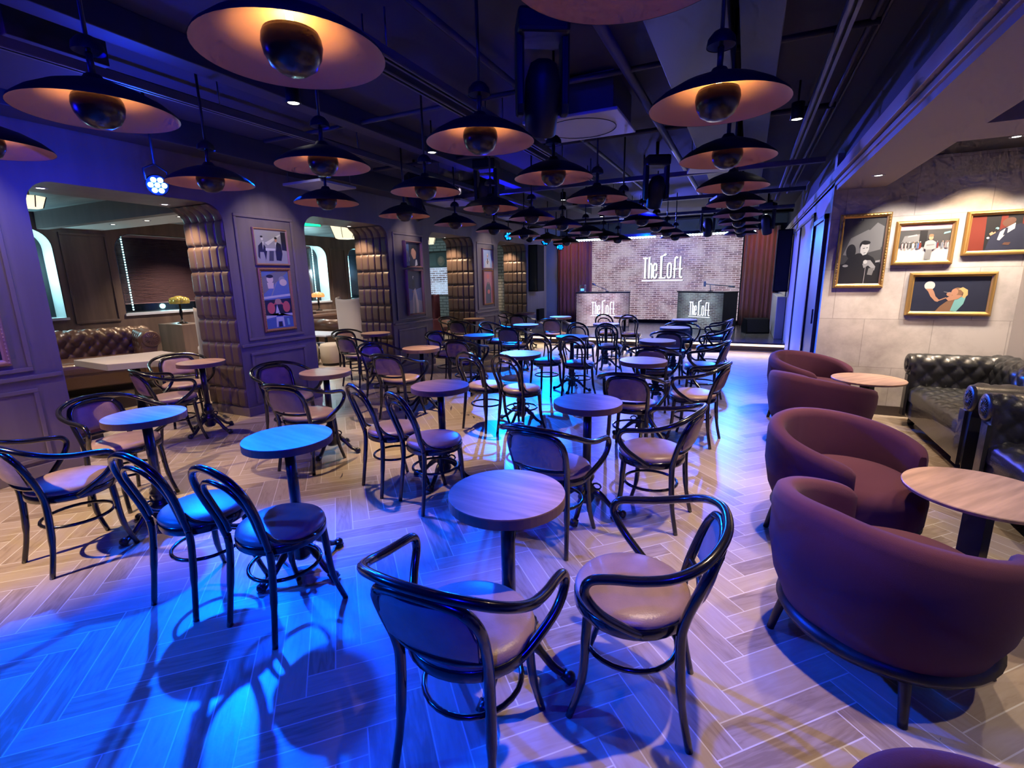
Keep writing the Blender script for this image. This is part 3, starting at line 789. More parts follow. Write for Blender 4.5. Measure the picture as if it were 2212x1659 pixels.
GS = 'black tufted leather sofas on the right'
sofa('chesterfield_sofa', 1.85, .88, M_CHESB, 'black tufted leather sofa against the picture wall, its quilted seat in view', 'sofa', (2.05, 5.58, 0), R(90), GS, top=.665)
sofa('chesterfield_sofa', 1.85, .88, M_CHESB, 'black tufted leather sofa at the right edge, only its rolled arm showing', 'sofa', (2.05, 3.66, 0), R(90), GS, top=.665)
so = sofa('chesterfield_sofa', 2.6, .95, M_CHESBR, 'brown tufted leather corner sofa beyond the first archway, below the windows', 'sofa', (-8.50, 3.09, .17), R(-110), None, seat_z=.46, top=.70, tuft_seat=False, rr=.12, A=.035)
# plinth the brown sofa stands on
struct(MB().prism([(-10.2, 1.2), (-8.2, 1.2), (-7.5, 3.4), (-7.5, 4.75), (-10.2, 4.75)], 0, .17).build('trim_%d' % tn, M_BASE)); tn += 1

t = thing('lounge_table', 'long thick-topped grey table in front of the brown tufted sofa', 'table', (0, 0, 0))
MB().prism([(-7.45, 3.02), (-6.62, 2.98), (-6.30, 3.42), (-6.72, 3.86), (-7.2, 3.9)], .66, .74).build('tabletop', M_GREYV, t, bevel=.006)
MB().lathe([(.05, 0.02), (.05, .66)], 16, (-6.9, 3.4, 0)).build('column', M_IRON, t)
MB().lathe([(.24, 0), (.24, .015), (.05, .03)], 24, (-6.9, 3.4, 0)).build('foot_plate', M_IRON, t)
t = thing('cube_stool', 'dark red upholstered cube stool beside the pier, under the grey lounge table', 'stool', (-6.45, 2.50, 0))
MB().box(-.2, .2, -.2, .2, .04, .42).build('seat', M_VELVET, t, bevel=.03); MB().box(-.17, .17, -.17, .17, 0, .04).build('plinth', M_BLEG, t)

def wing(name, label, loc, rz, M, h=1.15, w=.62, grp=None):
    t = thing(name, label, 'armchair', loc, rz, grp)
    G = []
    for i in range(25):
        a = -1 + 2 * i / 24; row = []
        x = w / 2 * sin(a * pi / 2) * 1.0; y = -.30 + .20 * (abs(a) ** 2.2)
        top = h - .05 + .055 * abs(a) ** 1.5
        for k, (dy, z) in enumerate(((-.03, .18), (-.03, .6), (-.055, top - .05), (-.05, top), (.0, top + .01), (.02, top - .03), (.02, .6), (.02, .3))):
            row.append((x * (1 - dy * .0), y + dy, z))
        G.append(row)
    mb = MB().grid(G)
    mb.build('wing_back', M, t)
    MB().box(-w / 2 + .05, w / 2 - .05, -.25, .30, .20, .45).build('seat', M, t, bevel=.04)
    for s in (-1, 1):
        MB().box(s * (w / 2 - .04) - .05, s * (w / 2 - .04) + .05, -.14, .28, .20, .62).build('armrest', M, t, bevel=.035)
        for y in (-.2, .24): MB().tube([(s * (w / 2 - .08), y, .2), (s * (w / 2 - .04), y * 1.1, 0)], [.02, .012], 8).build('leg', M_BLEG, t)
    return t
wing('wing_chair', 'tall grey wing chair, back to camera, behind the second archway', (-7.42, 7.95, 0), R(-5), M_GREYV, 1.30, .72)
wing('wing_chair', 'pale grey wing chair half hidden behind the first padded pier', (-7.85, 5.20, 0), R(60), M_GREYV, 1.26, .66)
wing('wing_chair', 'dark red wing chair glimpsed through the third archway', (-7.35, 11.0, 0), R(-70), M_VELVET, 1.22, .62)
for i, (x, y, lb) in enumerate(((-7.38, 7.12, 'round cream ottoman in front of the grey wing chair'), (-7.78, 6.86, 'round cream ottoman partly hidden behind the first pier'))):
    t = thing('ottoman', lb, 'ottoman', (x, y, 0), 0, 'cream ottomans behind the second archway')
    MB().lathe([(.20, .05), (.215, .07), (.225, .2), (.222, .38), (.205, .42), (.16, .432), (.05, .436)], 36).build('seat', mat('cream_boucle', (.42, .37, .31), .85, bump=(90, .4)), t)
    MB().lathe([(.19, 0), (.19, .05)], 30).build('plinth', M_BLEG, t)
t = thing('coffee_table', 'low dark two-tier table beyond the second archway', 'table', (-8.3, 7.75, 0))
MB().box(-.5, .5, -.35, .35, .50, .53).box(-.5, .5, -.35, .35, .25, .28).build('tabletop', M_WHITEP, t, bevel=.004)
for sx in (-1, 1):
    for sy in (-1, 1): MB().box(sx * .46 - .02, sx * .46 + .02, sy * .31 - .02, sy * .31 + .02, 0, .5).build('leg', M_BLK, t)
t = thing('club_sofa', 'brown leather sofa with a rounded arm beyond the second archway', 'sofa', (-9.0, 9.0, 0))
MB().box(-.55, .55, -.45, .45, .12, .48).build('seat', M_CHESBR, t, bevel=.06)
MB().tube([(-.5, -.5, .62), (.5, -.5, .62)], .14, 18).build('armrest', M_CHESBR, t)
MB().box(-.6, -.4, -.5, .45, .12, .85).build('backrest', M_CHESBR, t, bevel=.06)
MB().box(-.5, .5, -.4, .4, 0, .13).build('plinth', M_BLEG, t)

def scallop_lamp(label, loc, lit, s=1.):
    t = thing('table_lamp', label, 'lamp', loc)
    col = mat('amber_glass_lit', (.4, .12, .03), .4, emit=(1, .34, .10), es=1.1) if lit else mat('smoky_gold_glass', (.5, .38, .08), .2, metal=.3, emit=(.7, .5, .1), es=.12)
    mb = MB()
    for k in range(7):
        a = 2 * pi * k / 7
        mb.lathe([(.02 * s, .07 * s), (.06 * s, .05 * s), (.07 * s, 0), (.06 * s, -.03 * s)], 14, (.075 * s * cos(a), .075 * s * sin(a), .34 * s), cap0=False)
    mb.lathe([(.12 * s, .0), (.10 * s, .06 * s), (.03 * s, .09 * s)], 20, (0, 0, .34 * s), cap0=False)
    mb.build('lamp_shade', col, t)
    MB().lathe([(.07 * s, 0), (.075 * s, .01 * s), (.02 * s, .03 * s), (.012 * s, .1 * s), (.025 * s, .16 * s), (.012 * s, .3 * s)], 18).build('base', M_BRONZE, t)
    return t
t = thing('side_cabinet', 'low dark cabinet with a smoky lamp behind the brown tufted sofa', 'cabinet', (-9.3, 5.45, 0))
MB().box(-.35, .35, -.2, .2, .05, .93).build('body', M_WOOD, t, bevel=.008); MB().box(-.33, .33, -.18, .18, 0, .05).build('plinth', M_BASE, t)
MB().box(-.30, -.01, .2, .215, .12, .86).build('door', M_PAD, t); MB().box(.01, .30, .2, .215, .12, .86).build('door', M_PAD, t)
scallop_lamp('smoky gold scalloped table lamp in front of the first window blind', (-9.25, 5.45, .93), False, 1.15)
t = thing('side_cabinet', 'low dark cabinet carrying the glowing orange lamp, beyond the second archway', 'cabinet', (-9.88, 9.3, 0))
MB().box(-.25, .25, -.4, .4, .05, .90).build('body', M_WOOD, t, bevel=.008); MB().box(-.22, .22, -.38, .38, 0, .05).build('plinth', M_BASE, t)
scallop_lamp('glowing orange scalloped table lamp beyond the second archway', (-9.88, 9.25, .90), True, 1.1)
# ------------------------------------------------------------------ pictures
GN = [0]
def flat(name, col, rough=.45):
    return mat('print_' + name, col, rough)
def picture(label, w, h, loc, face, prints, fw=.045, fd=.045, fmat=None, ornate=False, name='framed_picture', group=None):
    """local frame: x to the right, z up, looking out along -y; face: rotation about z"""
    fmat = fmat or M_GOLD
    t = thing(name, label, 'picture', loc, face, group)
    mb = MB()
    pr = [(0, 0), (0, fd * .55), (fw * .25, fd * .95), (fw * .5, fd), (fw * .75, fd * .65), (fw, fd * .5), (fw, 0)]
    W, H = w / 2, h / 2
    for k in range(4):
        c = [(-W, -H), (W, -H), (W, H), (-W, H)]; a, b = c[k], c[(k + 1) % 4]
        G = []
        for (cx_, cy_) in (a, b):
            row = []
            for o, d in pr:
                sx, sy = (1 if cx_ < 0 else -1), (1 if cy_ < 0 else -1)
                row.append((cx_ + sx * o, -d, cy_ + sy * o))
            G.append(row)
        mb.grid(G, smooth=False)
    if ornate:
        n = int(h / .03)
        for k in range(n):
            for s in (-1, 1):
                mb.lathe([(.002, -.007), (.008, 0), (.002, .007)], 6, (s * (W - fw * .45), -fd, -H + .02 + k * (h - .04) / (n - 1)))
        n = int(w / .03)
        for k in range(n):
            for s in (-1, 1):
                mb.lathe([(.002, -.007), (.008, 0), (.002, .007)], 6, (-W + .02 + k * (w - .04) / (n - 1), -fd, s * (H - fw * .45)))
    mb.build('frame', fmat, t)
    iw, ih = W - fw, H - fw
    ms = []; mb = MB()
    def mi(m):
        if m not in ms: ms.append(m)
        return ms.index(m)
    mb.box(-iw, iw, -.012, -.002, -ih, ih, mi(prints[0]))
    for k, (m, poly) in enumerate(prints[1:]):
        y = -.0125 - .0003 * k
        pts = [((-1 + 2 * a) * iw, y, (-1 + 2 * b) * ih) for a, b in poly]
        mb.add(pts, [tuple(range(len(pts)))], mi(m))
    mb.build('print', ms, t, fix=False)
    return t
def ell(cx_, cy_, rx, ry, n=18, rot=0):
    return [(cx_ + rx * cos(2 * pi * i / n) * cos(rot) - ry * sin(2 * pi * i / n) * sin(rot), cy_ + rx * cos(2 * pi * i / n) * sin(rot) + ry * sin(2 * pi * i / n) * cos(rot)) for i in range(n)]
K = flat('black', (.012, .012, .014)); DG = flat('dark_grey', (.05, .05, .052)); MG = flat('mid_grey', (.16, .16, .165)); LG = flat('light_grey', (.27, .27, .28)); WH = flat('white', (.50, .50, .49))
SKN = flat('skin_tone', (.42, .22, .14)); SKD = flat('deep_skin_tone', (.10, .05, .035)); RED = flat('oxblood', (.13, .02, .012)); NAV = flat('night_navy', (.018, .022, .045)); BLU = flat('mid_blue', (.06, .12, .28))
PNK = flat('pink', (.62, .30, .30)); BLN = flat('straw_blond', (.55, .38, .16)); TEA = flat('pale_teal', (.18, .42, .42)); BRN = flat('fringe_brown', (.22, .12, .07)); CRM = flat('cream', (.62, .50, .40)); ORG = flat('orange_red', (.55, .10, .07))
Yw = 6.73
# the black and white singer
picture('tall gilt frame holding a black and white photo of a singer in black', .47, .80, (1.125, Yw, 1.848), 0,
 [DG, (MG, [(.05, .45), (.3, .42), (.95, .52), (.95, .75), (.6, .82), (.2, .7)]), (MG, [(.55, .60), (.97, .55), (.97, .86), (.8, .92), (.62, .8)]),
  (K, [(0, 0), (1, 0), (1, .30), (.86, .34), (.8, .40), (0, .30)]), (K, ell(.24, .50, .12, .11)), (K, [(.08, .02), (.10, .30), (.22, .42), (.42, .47), (.62, .46), (.80, .40), (.88, .2), (.9, .02)]),
  (LG, [(.60, .24), (.70, .28), (.86, .20), (.88, .26), (.74, .36), (.60, .36), (.56, .30)]), (MG, [(.70, .14), (.82, .13), (.86, .24), (.72, .24)]), (WH, ell(.62, .335, .05, .03)), (LG, ell(.14, .28, .07, .02)),
  (K, ell(.55, .585, .115, .075)), (WH, [(.46, .56), (.47, .48), (.54, .435), (.62, .45), (.67, .52), (.67, .60), (.60, .62), (.50, .61)]), (K, ell(.58, .625, .11, .03)), (DG, [(.52, .545), (.57, .55), (.57, .54), (.52, .535)]), (DG, [(.60, .55), (.64, .555), (.64, .545), (.60, .54)]), (DG, [(.55, .475), (.60, .48), (.60, .472), (.55, .468)]),
  (LG, [(.625, .0), (.64, .0), (.65, .30), (.635, .30)]), (LG, [(.86, .32), (.97, .33), (.97, .36), (.86, .35)])], ornate=True)
# the street crowd
crowd = []
random.seed(3)
for k in range(26):
    x = random.choice([random.uniform(.03, .44), random.uniform(.70, .97)]); c = random.choice([MG, DG, PNK, LG, BLU, RED, CRM])
    crowd += [(c, [(x - .014, .34), (x + .014, .34), (x + .018, .47), (x, .50), (x - .018, .47)]), (random.choice([SKN, DG, LG]), ell(x, .52, .011, .02, 8))]
picture('gilt frame holding a colour photo of a street crowd', .52, .455, (1.665, Yw, 1.915), 0,
 [LG, (DG, [(0, .36), (1, .40), (1, .86), (0, .86)]), (MG, [(.05, .5), (.4, .52), (.4, .74), (.1, .70)]), (LG, [(.16, .66), (.36, .70), (.34, .74), (.18, .70)]), (K, [(.40, .38), (.55, .38), (.55, .84), (.40, .84)]),
  (PNK, [(0, .86), (1, .88), (1, 1), (0, 1)]), (TEA, [(.86, .72), (.99, .76), (.98, .80), (.87, .77)]), (WH, [(0, 0), (1, 0), (1, .36), (0, .33)])] + crowd +
 [(MG, [(.54, .02), (.66, .02), (.67, .34), (.55, .34)]), (LG, [(.50, .34), (.52, .52), (.58, .56), (.66, .56), (.73, .50), (.74, .34), (.68, .30), (.55, .30)]), (MG, [(.55, .40), (.70, .42), (.70, .45), (.55, .44)]), (SKN, ell(.62, .63, .045, .065)), (BRN, ell(.62, .69, .047, .04))])
picture('gilt frame cut off at the right edge, man in dark suit holding a microphone', .72, .435, (2.345, Yw, 1.985), 0,
 [K, (RED, [(0, 0), (.20, 0), (.18, 1), (0, 1)]), (RED, [(.36, .3), (.44, .3), (.44, 1), (.36, 1)]), (RED, [(.62, .6), (.66, .6), (.66, 1), (.62, 1)]),
  (NAV, [(.22, 0), (.26, .40), (.40, .62), (.60, .74), (.80, .60), (.88, 0)]), (WH, [(.35, .30), (.37, .52), (.46, .66), (.54, .76), (.54, .60), (.44, .45), (.38, .28)]), (NAV, [(.41, .42), (.43, .62), (.46, .64), (.46, .44)]),
  (SKD, ell(.46, .80, .075, .12, rot=-.3)), (SKD, ell(.44, .71, .04, .05)), (SKN, [(.26, .42), (.32, .50), (.30, .58), (.24, .48)]), (WH, ell(.235, .36, .018, .03)), (TEA, ell(.33, .62, .022, .035)), (K, [(.29, .50), (.34, .58), (.32, .62), (.27, .54)]), (SKD, [(.42, .16), (.50, .14), (.52, .22), (.44, .22)])])
picture('wide gilt frame of a singer holding up a white tambourine', .72, .455, (1.95, Yw, 1.375), 0,
 [NAV, (WH, ell(.22, .75, .072, .125, 24)), (SKN, [(.17, .66), (.21, .58), (.25, .44), (.32, .30), (.36, .28), (.38, .33), (.32, .44), (.29, .58), (.26, .66)]), (SKN, [(.34, .28), (.46, .38), (.47, .42), (.36, .33)]),
  (BRN, [(.34, .0), (.40, .16), (.48, .30), (.58, .36), (.62, .20), (.56, 0)]), (TEA, [(.58, .34), (.66, .44), (.72, .42), (.70, .22), (.62, 0), (.54, .02)]), (BRN, ell(.60, .55, .075, .14)), (BLN, [(.60, .64), (.66, .70), (.73, .62), (.74, .48), (.70, .38), (.67, .42), (.68, .54), (.64, .62)]), (SKN, ell(.565, .56, .045, .10)),
  (SKN, [(.46, .38), (.50, .30), (.62, .36), (.68, .46), (.60, .48), (.52, .46)]), (SKN, ell(.50, .50, .04, .06)), (LG, [(.42, .575), (.52, .54), (.52, .525), (.42, .565)])])
# pairs on the booth piers (looking along +x)
FX = -5.468; RF = R(90)
frm2 = mat('thin_copper_frame', (.45, .25, .16), .4, metal=.5)
def pier_pics(yc, k):
    pass
def man(cx_, s=1., c=K, top=WH):
    return [(c, [(cx_ - .14 * s, 0), (cx_ - .12 * s, .36), (cx_ - .05 * s, .48), (cx_ + .05 * s, .48), (cx_ + .12 * s, .36), (cx_ + .14 * s, 0)]), (top, [(cx_ - .02, .2), (cx_ - .035, .46), (cx_ + .035, .46), (cx_ + .02, .2)]), (SKN, ell(cx_, .58, .055 * s, .085 * s)), (K, ell(cx_, .65, .06 * s, .05 * s))]
picture('small framed black and white photo of two men seated, upper one on the nearest pier', .50, .45, (FX, 4.44, 2.065), RF,
 [LG, (WH, [(.3, .62), (.8, .9), (.86, .9), (.4, .55)]), (K, [(.84, .42), (1, .4), (1, .98), (.84, .98)]), (K, [(.05, .20), (.08, .52), (.20, .64), (.30, .52), (.34, .36), (.28, .1), (.24, .34), (.12, .34), (.10, .12)]), (WH, [(.22, .40), (.27, .66), (.22, .66)]), (WH, ell(.22, .74, .035, .055)), (K, ell(.21, .80, .04, .03)),
  (K, [(.62, .10), (.62, .50), (.70, .66), (.82, .60), (.84, .30), (.78, .08)]), (WH, [(.63, .40), (.66, .66), (.62, .64)]), (SKN, ell(.66, .72, .04, .06)), (K, ell(.66, .78, .045, .035)), (WH, [(.30, .38), (.62, .40), (.62, .46), (.30, .46)]), (DG, [(.38, .08), (.42, .38), (.56, .38), (.52, .08)])], .025, .03, frm2)
picture('ornate framed colour concert poster, lower one on the nearest pier', .48, .80, (FX, 4.44, 1.41), RF,
 [flat('poster_blue', (.10, .16, .34)), (MG, [(.0, .60), (.9, .95), (1, .99), (.6, 1), (0, .9)]), (CRM, ell(.30, .86, .12, .07)), (K, ell(.30, .91, .13, .03)), (CRM, [(.2, .7), (.4, .7), (.42, .8), (.18, .8)]), (LG, ell(.74, .85, .12, .06)), (CRM, ell(.78, .80, .14, .06)), (LG, [(.25, .55), (.5, .80), (.55, .82), (.3, .56)]),
  (WH, [(0, .52), (1, .56), (1, .60), (0, .56)]), (K, [(0, .24), (1, .26), (1, .52), (0, .50)]), (ORG, ell(.22, .36, .14, .10)), (ORG, ell(.80, .37, .14, .10)), (ORG, [(.15, .34), (.38, .46), (.62, .46), (.86, .34), (.62, .42), (.38, .42)]), (SKN, ell(.50, .47, .12, .05)), (WH, [(.36, .26), (.44, .42), (.52, .26)]), (K, [(.5, .26), (.56, .40), (.64, .26)]),
  (WH, [(0, .18), (.35, .2), (.5, .27), (.65, .2), (1, .2), (1, .25), (0, .24)]), (BLU, [(0, 0), (1, 0), (1, .18), (0, .16)]), (WH, [(.34, .02), (.36, .2), (.64, .2), (.66, .02), (.6, .02), (.58, .12), (.42, .12), (.40, .02)]), (K, [(.43, .02), (.57, .02), (.56, .11), (.44, .11)]), (TEA, [(.78, .04), (.86, .04), (.84, .16), (.76, .16)])], .04, .035, mat('amber_frame', (.45, .22, .08), .4, metal=.5), True)
picture('framed photo of two faces, upper one on the middle pier', .50, .46, (FX, 7.35, 2.07), RF,
 [NAV] + [(BLU, [(0, 0), (.3, 0), (.3, 1), (0, 1)]), (LG, ell(.16, .42, .10, .26)), (NAV, [(.4, 0), (.45, .3), (.6, .42), (1, .3), (1, 0)]), (SKN, [(.42, .55), (.50, .80), (.66, .78), (.78, .60), (.72, .34), (.58, .30), (.48, .44)]), (K, [(.42, .66), (.50, .88), (.70, .92), (.84, .72), (.82, .5), (.74, .66), (.60, .78), (.48, .74)]), (WH, [(.66, 0), (.72, .28), (.80, .3), (.84, .06)]), (LG, ell(.30, .30, .05, .10))], .03, .07, mat('rose_frame', (.42, .24, .20), .4, metal=.4))
picture('tall framed photo of a pale figure on blue, lower one on the middle pier', .49, .81, (FX, 7.36, 1.405), RF,
 [flat('stage_haze_blue', (.13, .16, .30)), (NAV, [(0, .62), (1, .62), (1, 1), (0, 1)]), (NAV, [(0, .62), (.5, .70), (1, .62), (.5, .55)]), (LG, [(0, 0), (1, 0), (1, .28), (.5, .36), (0, .28)]), (WH, ell(.45, .85, .05, .04)), (K, ell(.47, .84, .03, .03)), (K, [(.36, .62), (.42, .80), (.54, .80), (.58, .62)]),
  (CRM, [(.30, 0), (.34, .36), (.44, .56), (.56, .60), (.66, .42), (.74, .2), (.72, 0)]), (LG, [(.42, 0), (.44, .3), (.5, .5), (.56, .3), (.58, 0)]), (SKN, ell(.38, .52, .04, .03))], .03, .06, mat('rose_frame', (.42, .24, .20), .4, metal=.4))
picture('small framed photo of a man in white, upper one on the far pier', .50, .45, (FX, 10.2, 2.07), RF,
 [flat('sky_haze', (.26, .34, .52))] + [(WH, [(.24, 0), (.28, .34), (.42, .5), (.60, .5), (.74, .34), (.78, 0)]), (K, [(.46, .2), (.46, .52), (.56, .52), (.56, .2)]), (SKN, ell(.52, .66, .06, .10)), (CRM, ell(.52, .74, .05, .05)), (BRN, [(.40, .28), (.62, .30), (.62, .38), (.40, .36)])], .025, .04, mat('rose_frame', (.42, .24, .20), .4, metal=.4))
picture('tall framed painting of a singer on red, lower one on the far pier', .50, .80, (FX, 10.2, 1.425), RF,
 [flat('rose_red', (.40, .12, .14)), (NAV, [(.2, 0), (.24, .48), (.40, .66), (.62, .66), (.8, .5), (.84, 0)]), (SKN, ell(.5, .76, .08, .07)), (ORG, ell(.5, .84, .16, .08)), (ORG, ell(.56, .36, .14, .07)), (SKN, [(.46, .60), (.56, .60), (.52, .68), (.48, .68)])], .035, .04, mat('amber_frame', (.45, .22, .08), .4, metal=.5), True)
picture('ornate gilt frame cut off at the left edge of the photo', .50, .80, (FX, 1.55, 1.40), RF, [NAV, (BLU, [(.2, 0), (.8, 0), (.7, .6), (.3, .6)])] + man(.5), .05, .04, mat('rose_frame', (.42, .24, .20), .4, metal=.4), True)
# in the lounge, through the third archway
picture('dark painting of a face high on the white brick lounge wall', .9, .5, (-8.75, 13.0, 2.22), 0, [K, (BRN, ell(.72, .4, .16, .34)), (SKN, ell(.70, .46, .1, .2)), (DG, [(0, .1), (.5, .1), (.5, .9), (0, .9)])], .03, .04, M_BASE)
picture('narrow colourful painting of a red figure on the far lounge wall', .8, 1.0, (-7.05, 13.0, 1.95), 0, [flat('moss', (.12, .13, .08)), (ORG, [(.1, .1), (.2, .6), (.5, .8), (.6, .4), (.5, 0)]), (CRM, [(.05, .02), (.6, .02), (.6, .14), (.05, .14)])], .03, .04, M_BASE)
t = thing('wall_screen', 'bright screen showing white brickwork, seen through the third archway', 'screen', (-8.75, 13.0, 1.6))
MB().box(-.48, .48, -.05, 0, -.46, .40).build('casing', M_BLK, t)
MB().box(-.46, .46, -.053, -.05, -.44, .38).build('display', brick_screen_material('lounge_screen_image', 1.3, .9, (.55, .85, 1)), t)

# ------------------------------------------------------------------ stage: curtains, screen, counters, speakers
def curtain(label, x0, x1, y, z0, z1, folds):
    t = thing('stage_curtain', label, 'curtain', ((x0 + x1) / 2, y, 0)); n = folds * 12; G = []
    w_ = x1 - x0
    for i in range(n + 1):
        u = i / n; row = []
        for j in range(9):
            v = j / 8; ph = u * folds * 2 * pi + .8 * sin(u * 9)
            a = .045 * (1 + .3 * sin(u * 23)) * (1.15 - .3 * v)
            row.append((-w_ / 2 + w_ * u + .02 * sin(ph * 2) * (1 - v), a * sin(ph) + .015 * sin(3 * v + u * 20), z0 + (z1 - z0) * v))
        G.append(row)
    o = MB().grid(G).build('drape', M_CURT, t)
    o.modifiers.new('thick', 'SOLIDIFY').thickness = .006
    MB().tube([(-w_ / 2 - .05, 0, z1 + .02), (w_ / 2 + .05, 0, z1 + .02)], .018, 8).build('curtain_track', M_BLK, t)
curtain('rust red velvet curtain hanging left of the brick screen', -5.55, -4.44, 15.22, .21, 2.86, 9)
curtain('rust red velvet curtain hanging right of the brick screen', -.14, .70, 15.20, .21, 2.86, 7)

def lettering(name, parent, s, x, z, y, m):
    """tall condensed sign letters, drawn from strokes; units: cap height = 1"""
    mb = MB(); d = .012 * s
    def st(pts, w):
        for (a, b), (c, e) in zip(pts[:-1], pts[1:]):
            dx, dz = c - a, e - b; l = sqrt(dx * dx + dz * dz); nx, nz = -dz / l * w * .47, dx / l * w * .47
            ex, ez = dx / l * w * .0, dz / l * w * .0
            mb.prism([((a + nx) * s + x, (b + nz) * s + z), ((a - nx) * s + x, (b - nz) * s + z), ((c - nx) * s + x, (e - nz) * s + z), ((c + nx) * s + x, (e + nz) * s + z)], y, y - d, 'y')
    def ringl(cx_, z0, z1, w, t_, a0=0, a1=360):
        r = w / 2; P = []
        n = 12
        path = [(cx_ + r * cos(a), z1 - r + r * sin(a)) for a in [pi * k / n for k in range(n + 1)]] + [(cx_ - r * cos(a), z0 + r - r * sin(a)) for a in [pi * k / n for k in range(n + 1)]]
        return path
    W = .085
    st([(-.03, .955), (.20, .955)], .07); st([(.085, 1), (.085, .0)], W); st([(.03, .02), (.14, .02)], .04)                       # T
    st([(.275, 0), (.275, 1)], W); st([(.275, .66), (.33, .70), (.385, .66), (.40, .58), (.40, 0)], .075)                          # h
    p = [(.62, .38), (.62, .58), (.60, .67), (.55, .70), (.50, .67), (.48, .58), (.48, .12), (.50, .04), (.55, 0.02), (.60, .04), (.625, .14), (.625, .22)]
    st(p, .075); st([(.48, .38), (.64, .38)], .05)                                                                                 # e
    st([(.83, 1.0), (.83, .0)], .10); st([(.74, .02), (1.05, .02)], .055); st([(1.04, .02), (1.04, .10)], .035)                     # L as a microphone stand
    st([(.77, .98), (.90, 1.04), (1.04, 1.11)], .055); st([(.95, 1.065), (1.04, 1.11)], .09)
    p = [(1.13, .58), (1.15, .67), (1.21, .70), (1.27, .67), (1.29, .58), (1.29, .12), (1.27, .04), (1.21, .02), (1.15, .04), (1.13, .12), (1.13, .58)]
    st(p, .075)                                                                                                                    # o
    st([(1.45, 0), (1.45, .86), (1.48, .95), (1.54, .97), (1.57, .92)], .075); st([(1.38, .42), (1.58, .42)], .05)                   # f
    st([(1.69, .98), (1.69, .12), (1.71, .04), (1.76, .02), (1.80, .06)], .075); st([(1.61, .42), (1.80, .42)], .05)                # t
    st([(-.06, -.10), (1.84, -.10)], .05)
    return mb.build(name, m, parent)
M_SIGN = mat('sign_white', (1, 1, 1), .5, emit=(1, .97, .90), es=1.7)
M_SIGNSH = mat('sign_shadow_dark', (.02, .02, .02), .6)
t = thing('led_wall', 'big LED wall behind the stage showing whitewashed brick with The Loft sign', 'screen', (-2.33, 15.36, 1.57))
MB().box(-2.15, 2.15, 0, .08, -1.28, 1.24).build('cabinet', M_BLK, t)
MB().box(-2.15, 2.15, -.004, 0, -1.27, 1.24).build('display', brick_screen_material('led_wall_image', .74, 1.0), t)
lettering('sign_shadow', t, .625, -.515, -.045 , -.006, M_SIGNSH)  # dark offset copy of the letters, drawn as their shadow
lettering('sign_letters', t, .625, -.535, -.035, -.02, M_SIGN)
area('led_wall_glow', (-2.3, 15.25, 1.5), (-2.3, 10, .6), 40, (.95, .85, 1), 4.1, 2.3)

def counter(label, p0, p1, depth, tint, glow, vig):
    """front runs p0->p1 (left to right seen from the room)"""
    a, b = Vector((*p0, 0)), Vector((*p1, 0)); L = (b - a).length; rz = atan2(b.y - a.y, b.x - a.x)
    t = thing('led_counter', label, 'counter', ((a.x + b.x) / 2, (a.y + b.y) / 2, .2), rz, 'LED fronted counters on the stage')
    MB().box(-L / 2, L / 2, .02, depth, 0, .96).build('cabinet', M_BLK, t, bevel=.006)
    MB().box(-L / 2 - .01, L / 2 + .01, -.01, depth + .01, .96, .99).build('worktop', M_BLK, t, bevel=.004)
    o = MB().box(-L / 2 + .015, L / 2 - .015, .004, .02, .02, .95).build('display', brick_screen_material('counter_image_%d' % int(glow * 100), glow, 1.35, tint, L / 2 * vig), t)
    lettering('sign_letters', o, .36, -.30, .36, .002, mat('sign_white_soft', (1, 1, 1), .5, emit=(1, 1, .92), es=1.0) if glow < 1 else mat('sign_white_counter', (1, 1, 1), .5, emit=(1, .98, .95), es=1.25))
    return t
counter('left LED counter on the stage, showing whitewashed brick and the sign', (-4.42, 13.6), (-2.95, 13.95), .6, (1, .97, 1), 1.05, 1.05)
counter('right LED counter on the stage, dimmer and tinted green', (-1.72, 14.3), (-.50, 13.45), .55, (.62, .92, .90), .62, 1.0)
# small things on the counters
t = thing('desk_microphone', 'blue lit gooseneck microphone on the left stage counter', 'microphone', (-3.6, 13.95, 1.19))
MB().lathe([(.05, 0), (.05, .015), (.01, .025)], 16).build('base', M_BLK, t)
MB().tube(catmull([(0, 0, .02), (-.10, 0, .09), (-.26, 0, .15), (-.36, 0, .19)], 4), .008, 8).build('gooseneck', M_STEEL, t)
MB().tube([(-.34, 0, .185), (-.44, 0, .235)], [.02, .03], 10).build('microphone_head', M_STEEL, t)
t = thing('lantern_box', 'small clear box lamp on the left end of the left stage counter', 'lamp', (-4.28, 13.78, 1.19))
mb = MB()
for x in (-.07, .07):
    for y in (-.05, .05): mb.box(x - .008, x + .008, y - .008, y + .008, .03, .2)
mb.box(-.08, .08, -.06, .06, .19, .205).box(-.08, .08, -.06, .06, 0, .035); mb.build('frame', M_STEEL, t)
MB().box(-.05, .05, -.035, .035, .036, .10).build('lamp', mat('dim_cyan', (.2, .6, 1), .4, emit=(.2, .7, 1), es=.8), t)
t = thing('boom_microphone', 'blue lit boom arm microphone on the right stage counter', 'microphone', (-.85, 13.95, 1.19))
MB().lathe([(.06, 0), (.06, .012), (.012, .02)], 16).build('base', M_BLK, t)
MB().tube([(0, 0, .015), (-.02, 0, .17)], .01, 8).tube([(-.14, 0, .19), (.42, 0, .13)], .012, 8).build('boom', M_STEEL, t)
MB().tube([(.42, 0, .13), (.58, 0, .11)], [.02, .026], 10).build('microphone_head', M_STEEL, t)
MB().box(-.18, -.12, -.03, .03, .12, .26).build('clamp', M_STEEL, t)
t = thing('stage_monitor', 'black wedge monitor speaker on the right of the stage floor', 'speaker', (.27, 13.35, .2), R(15))
MB().prism([(-.2, 0), (.22, 0), (.26, .12), (.10, .36), (-.12, .34)], -.27, .27, 'x').build('cabinet', M_BLK2, t, bevel=.012)
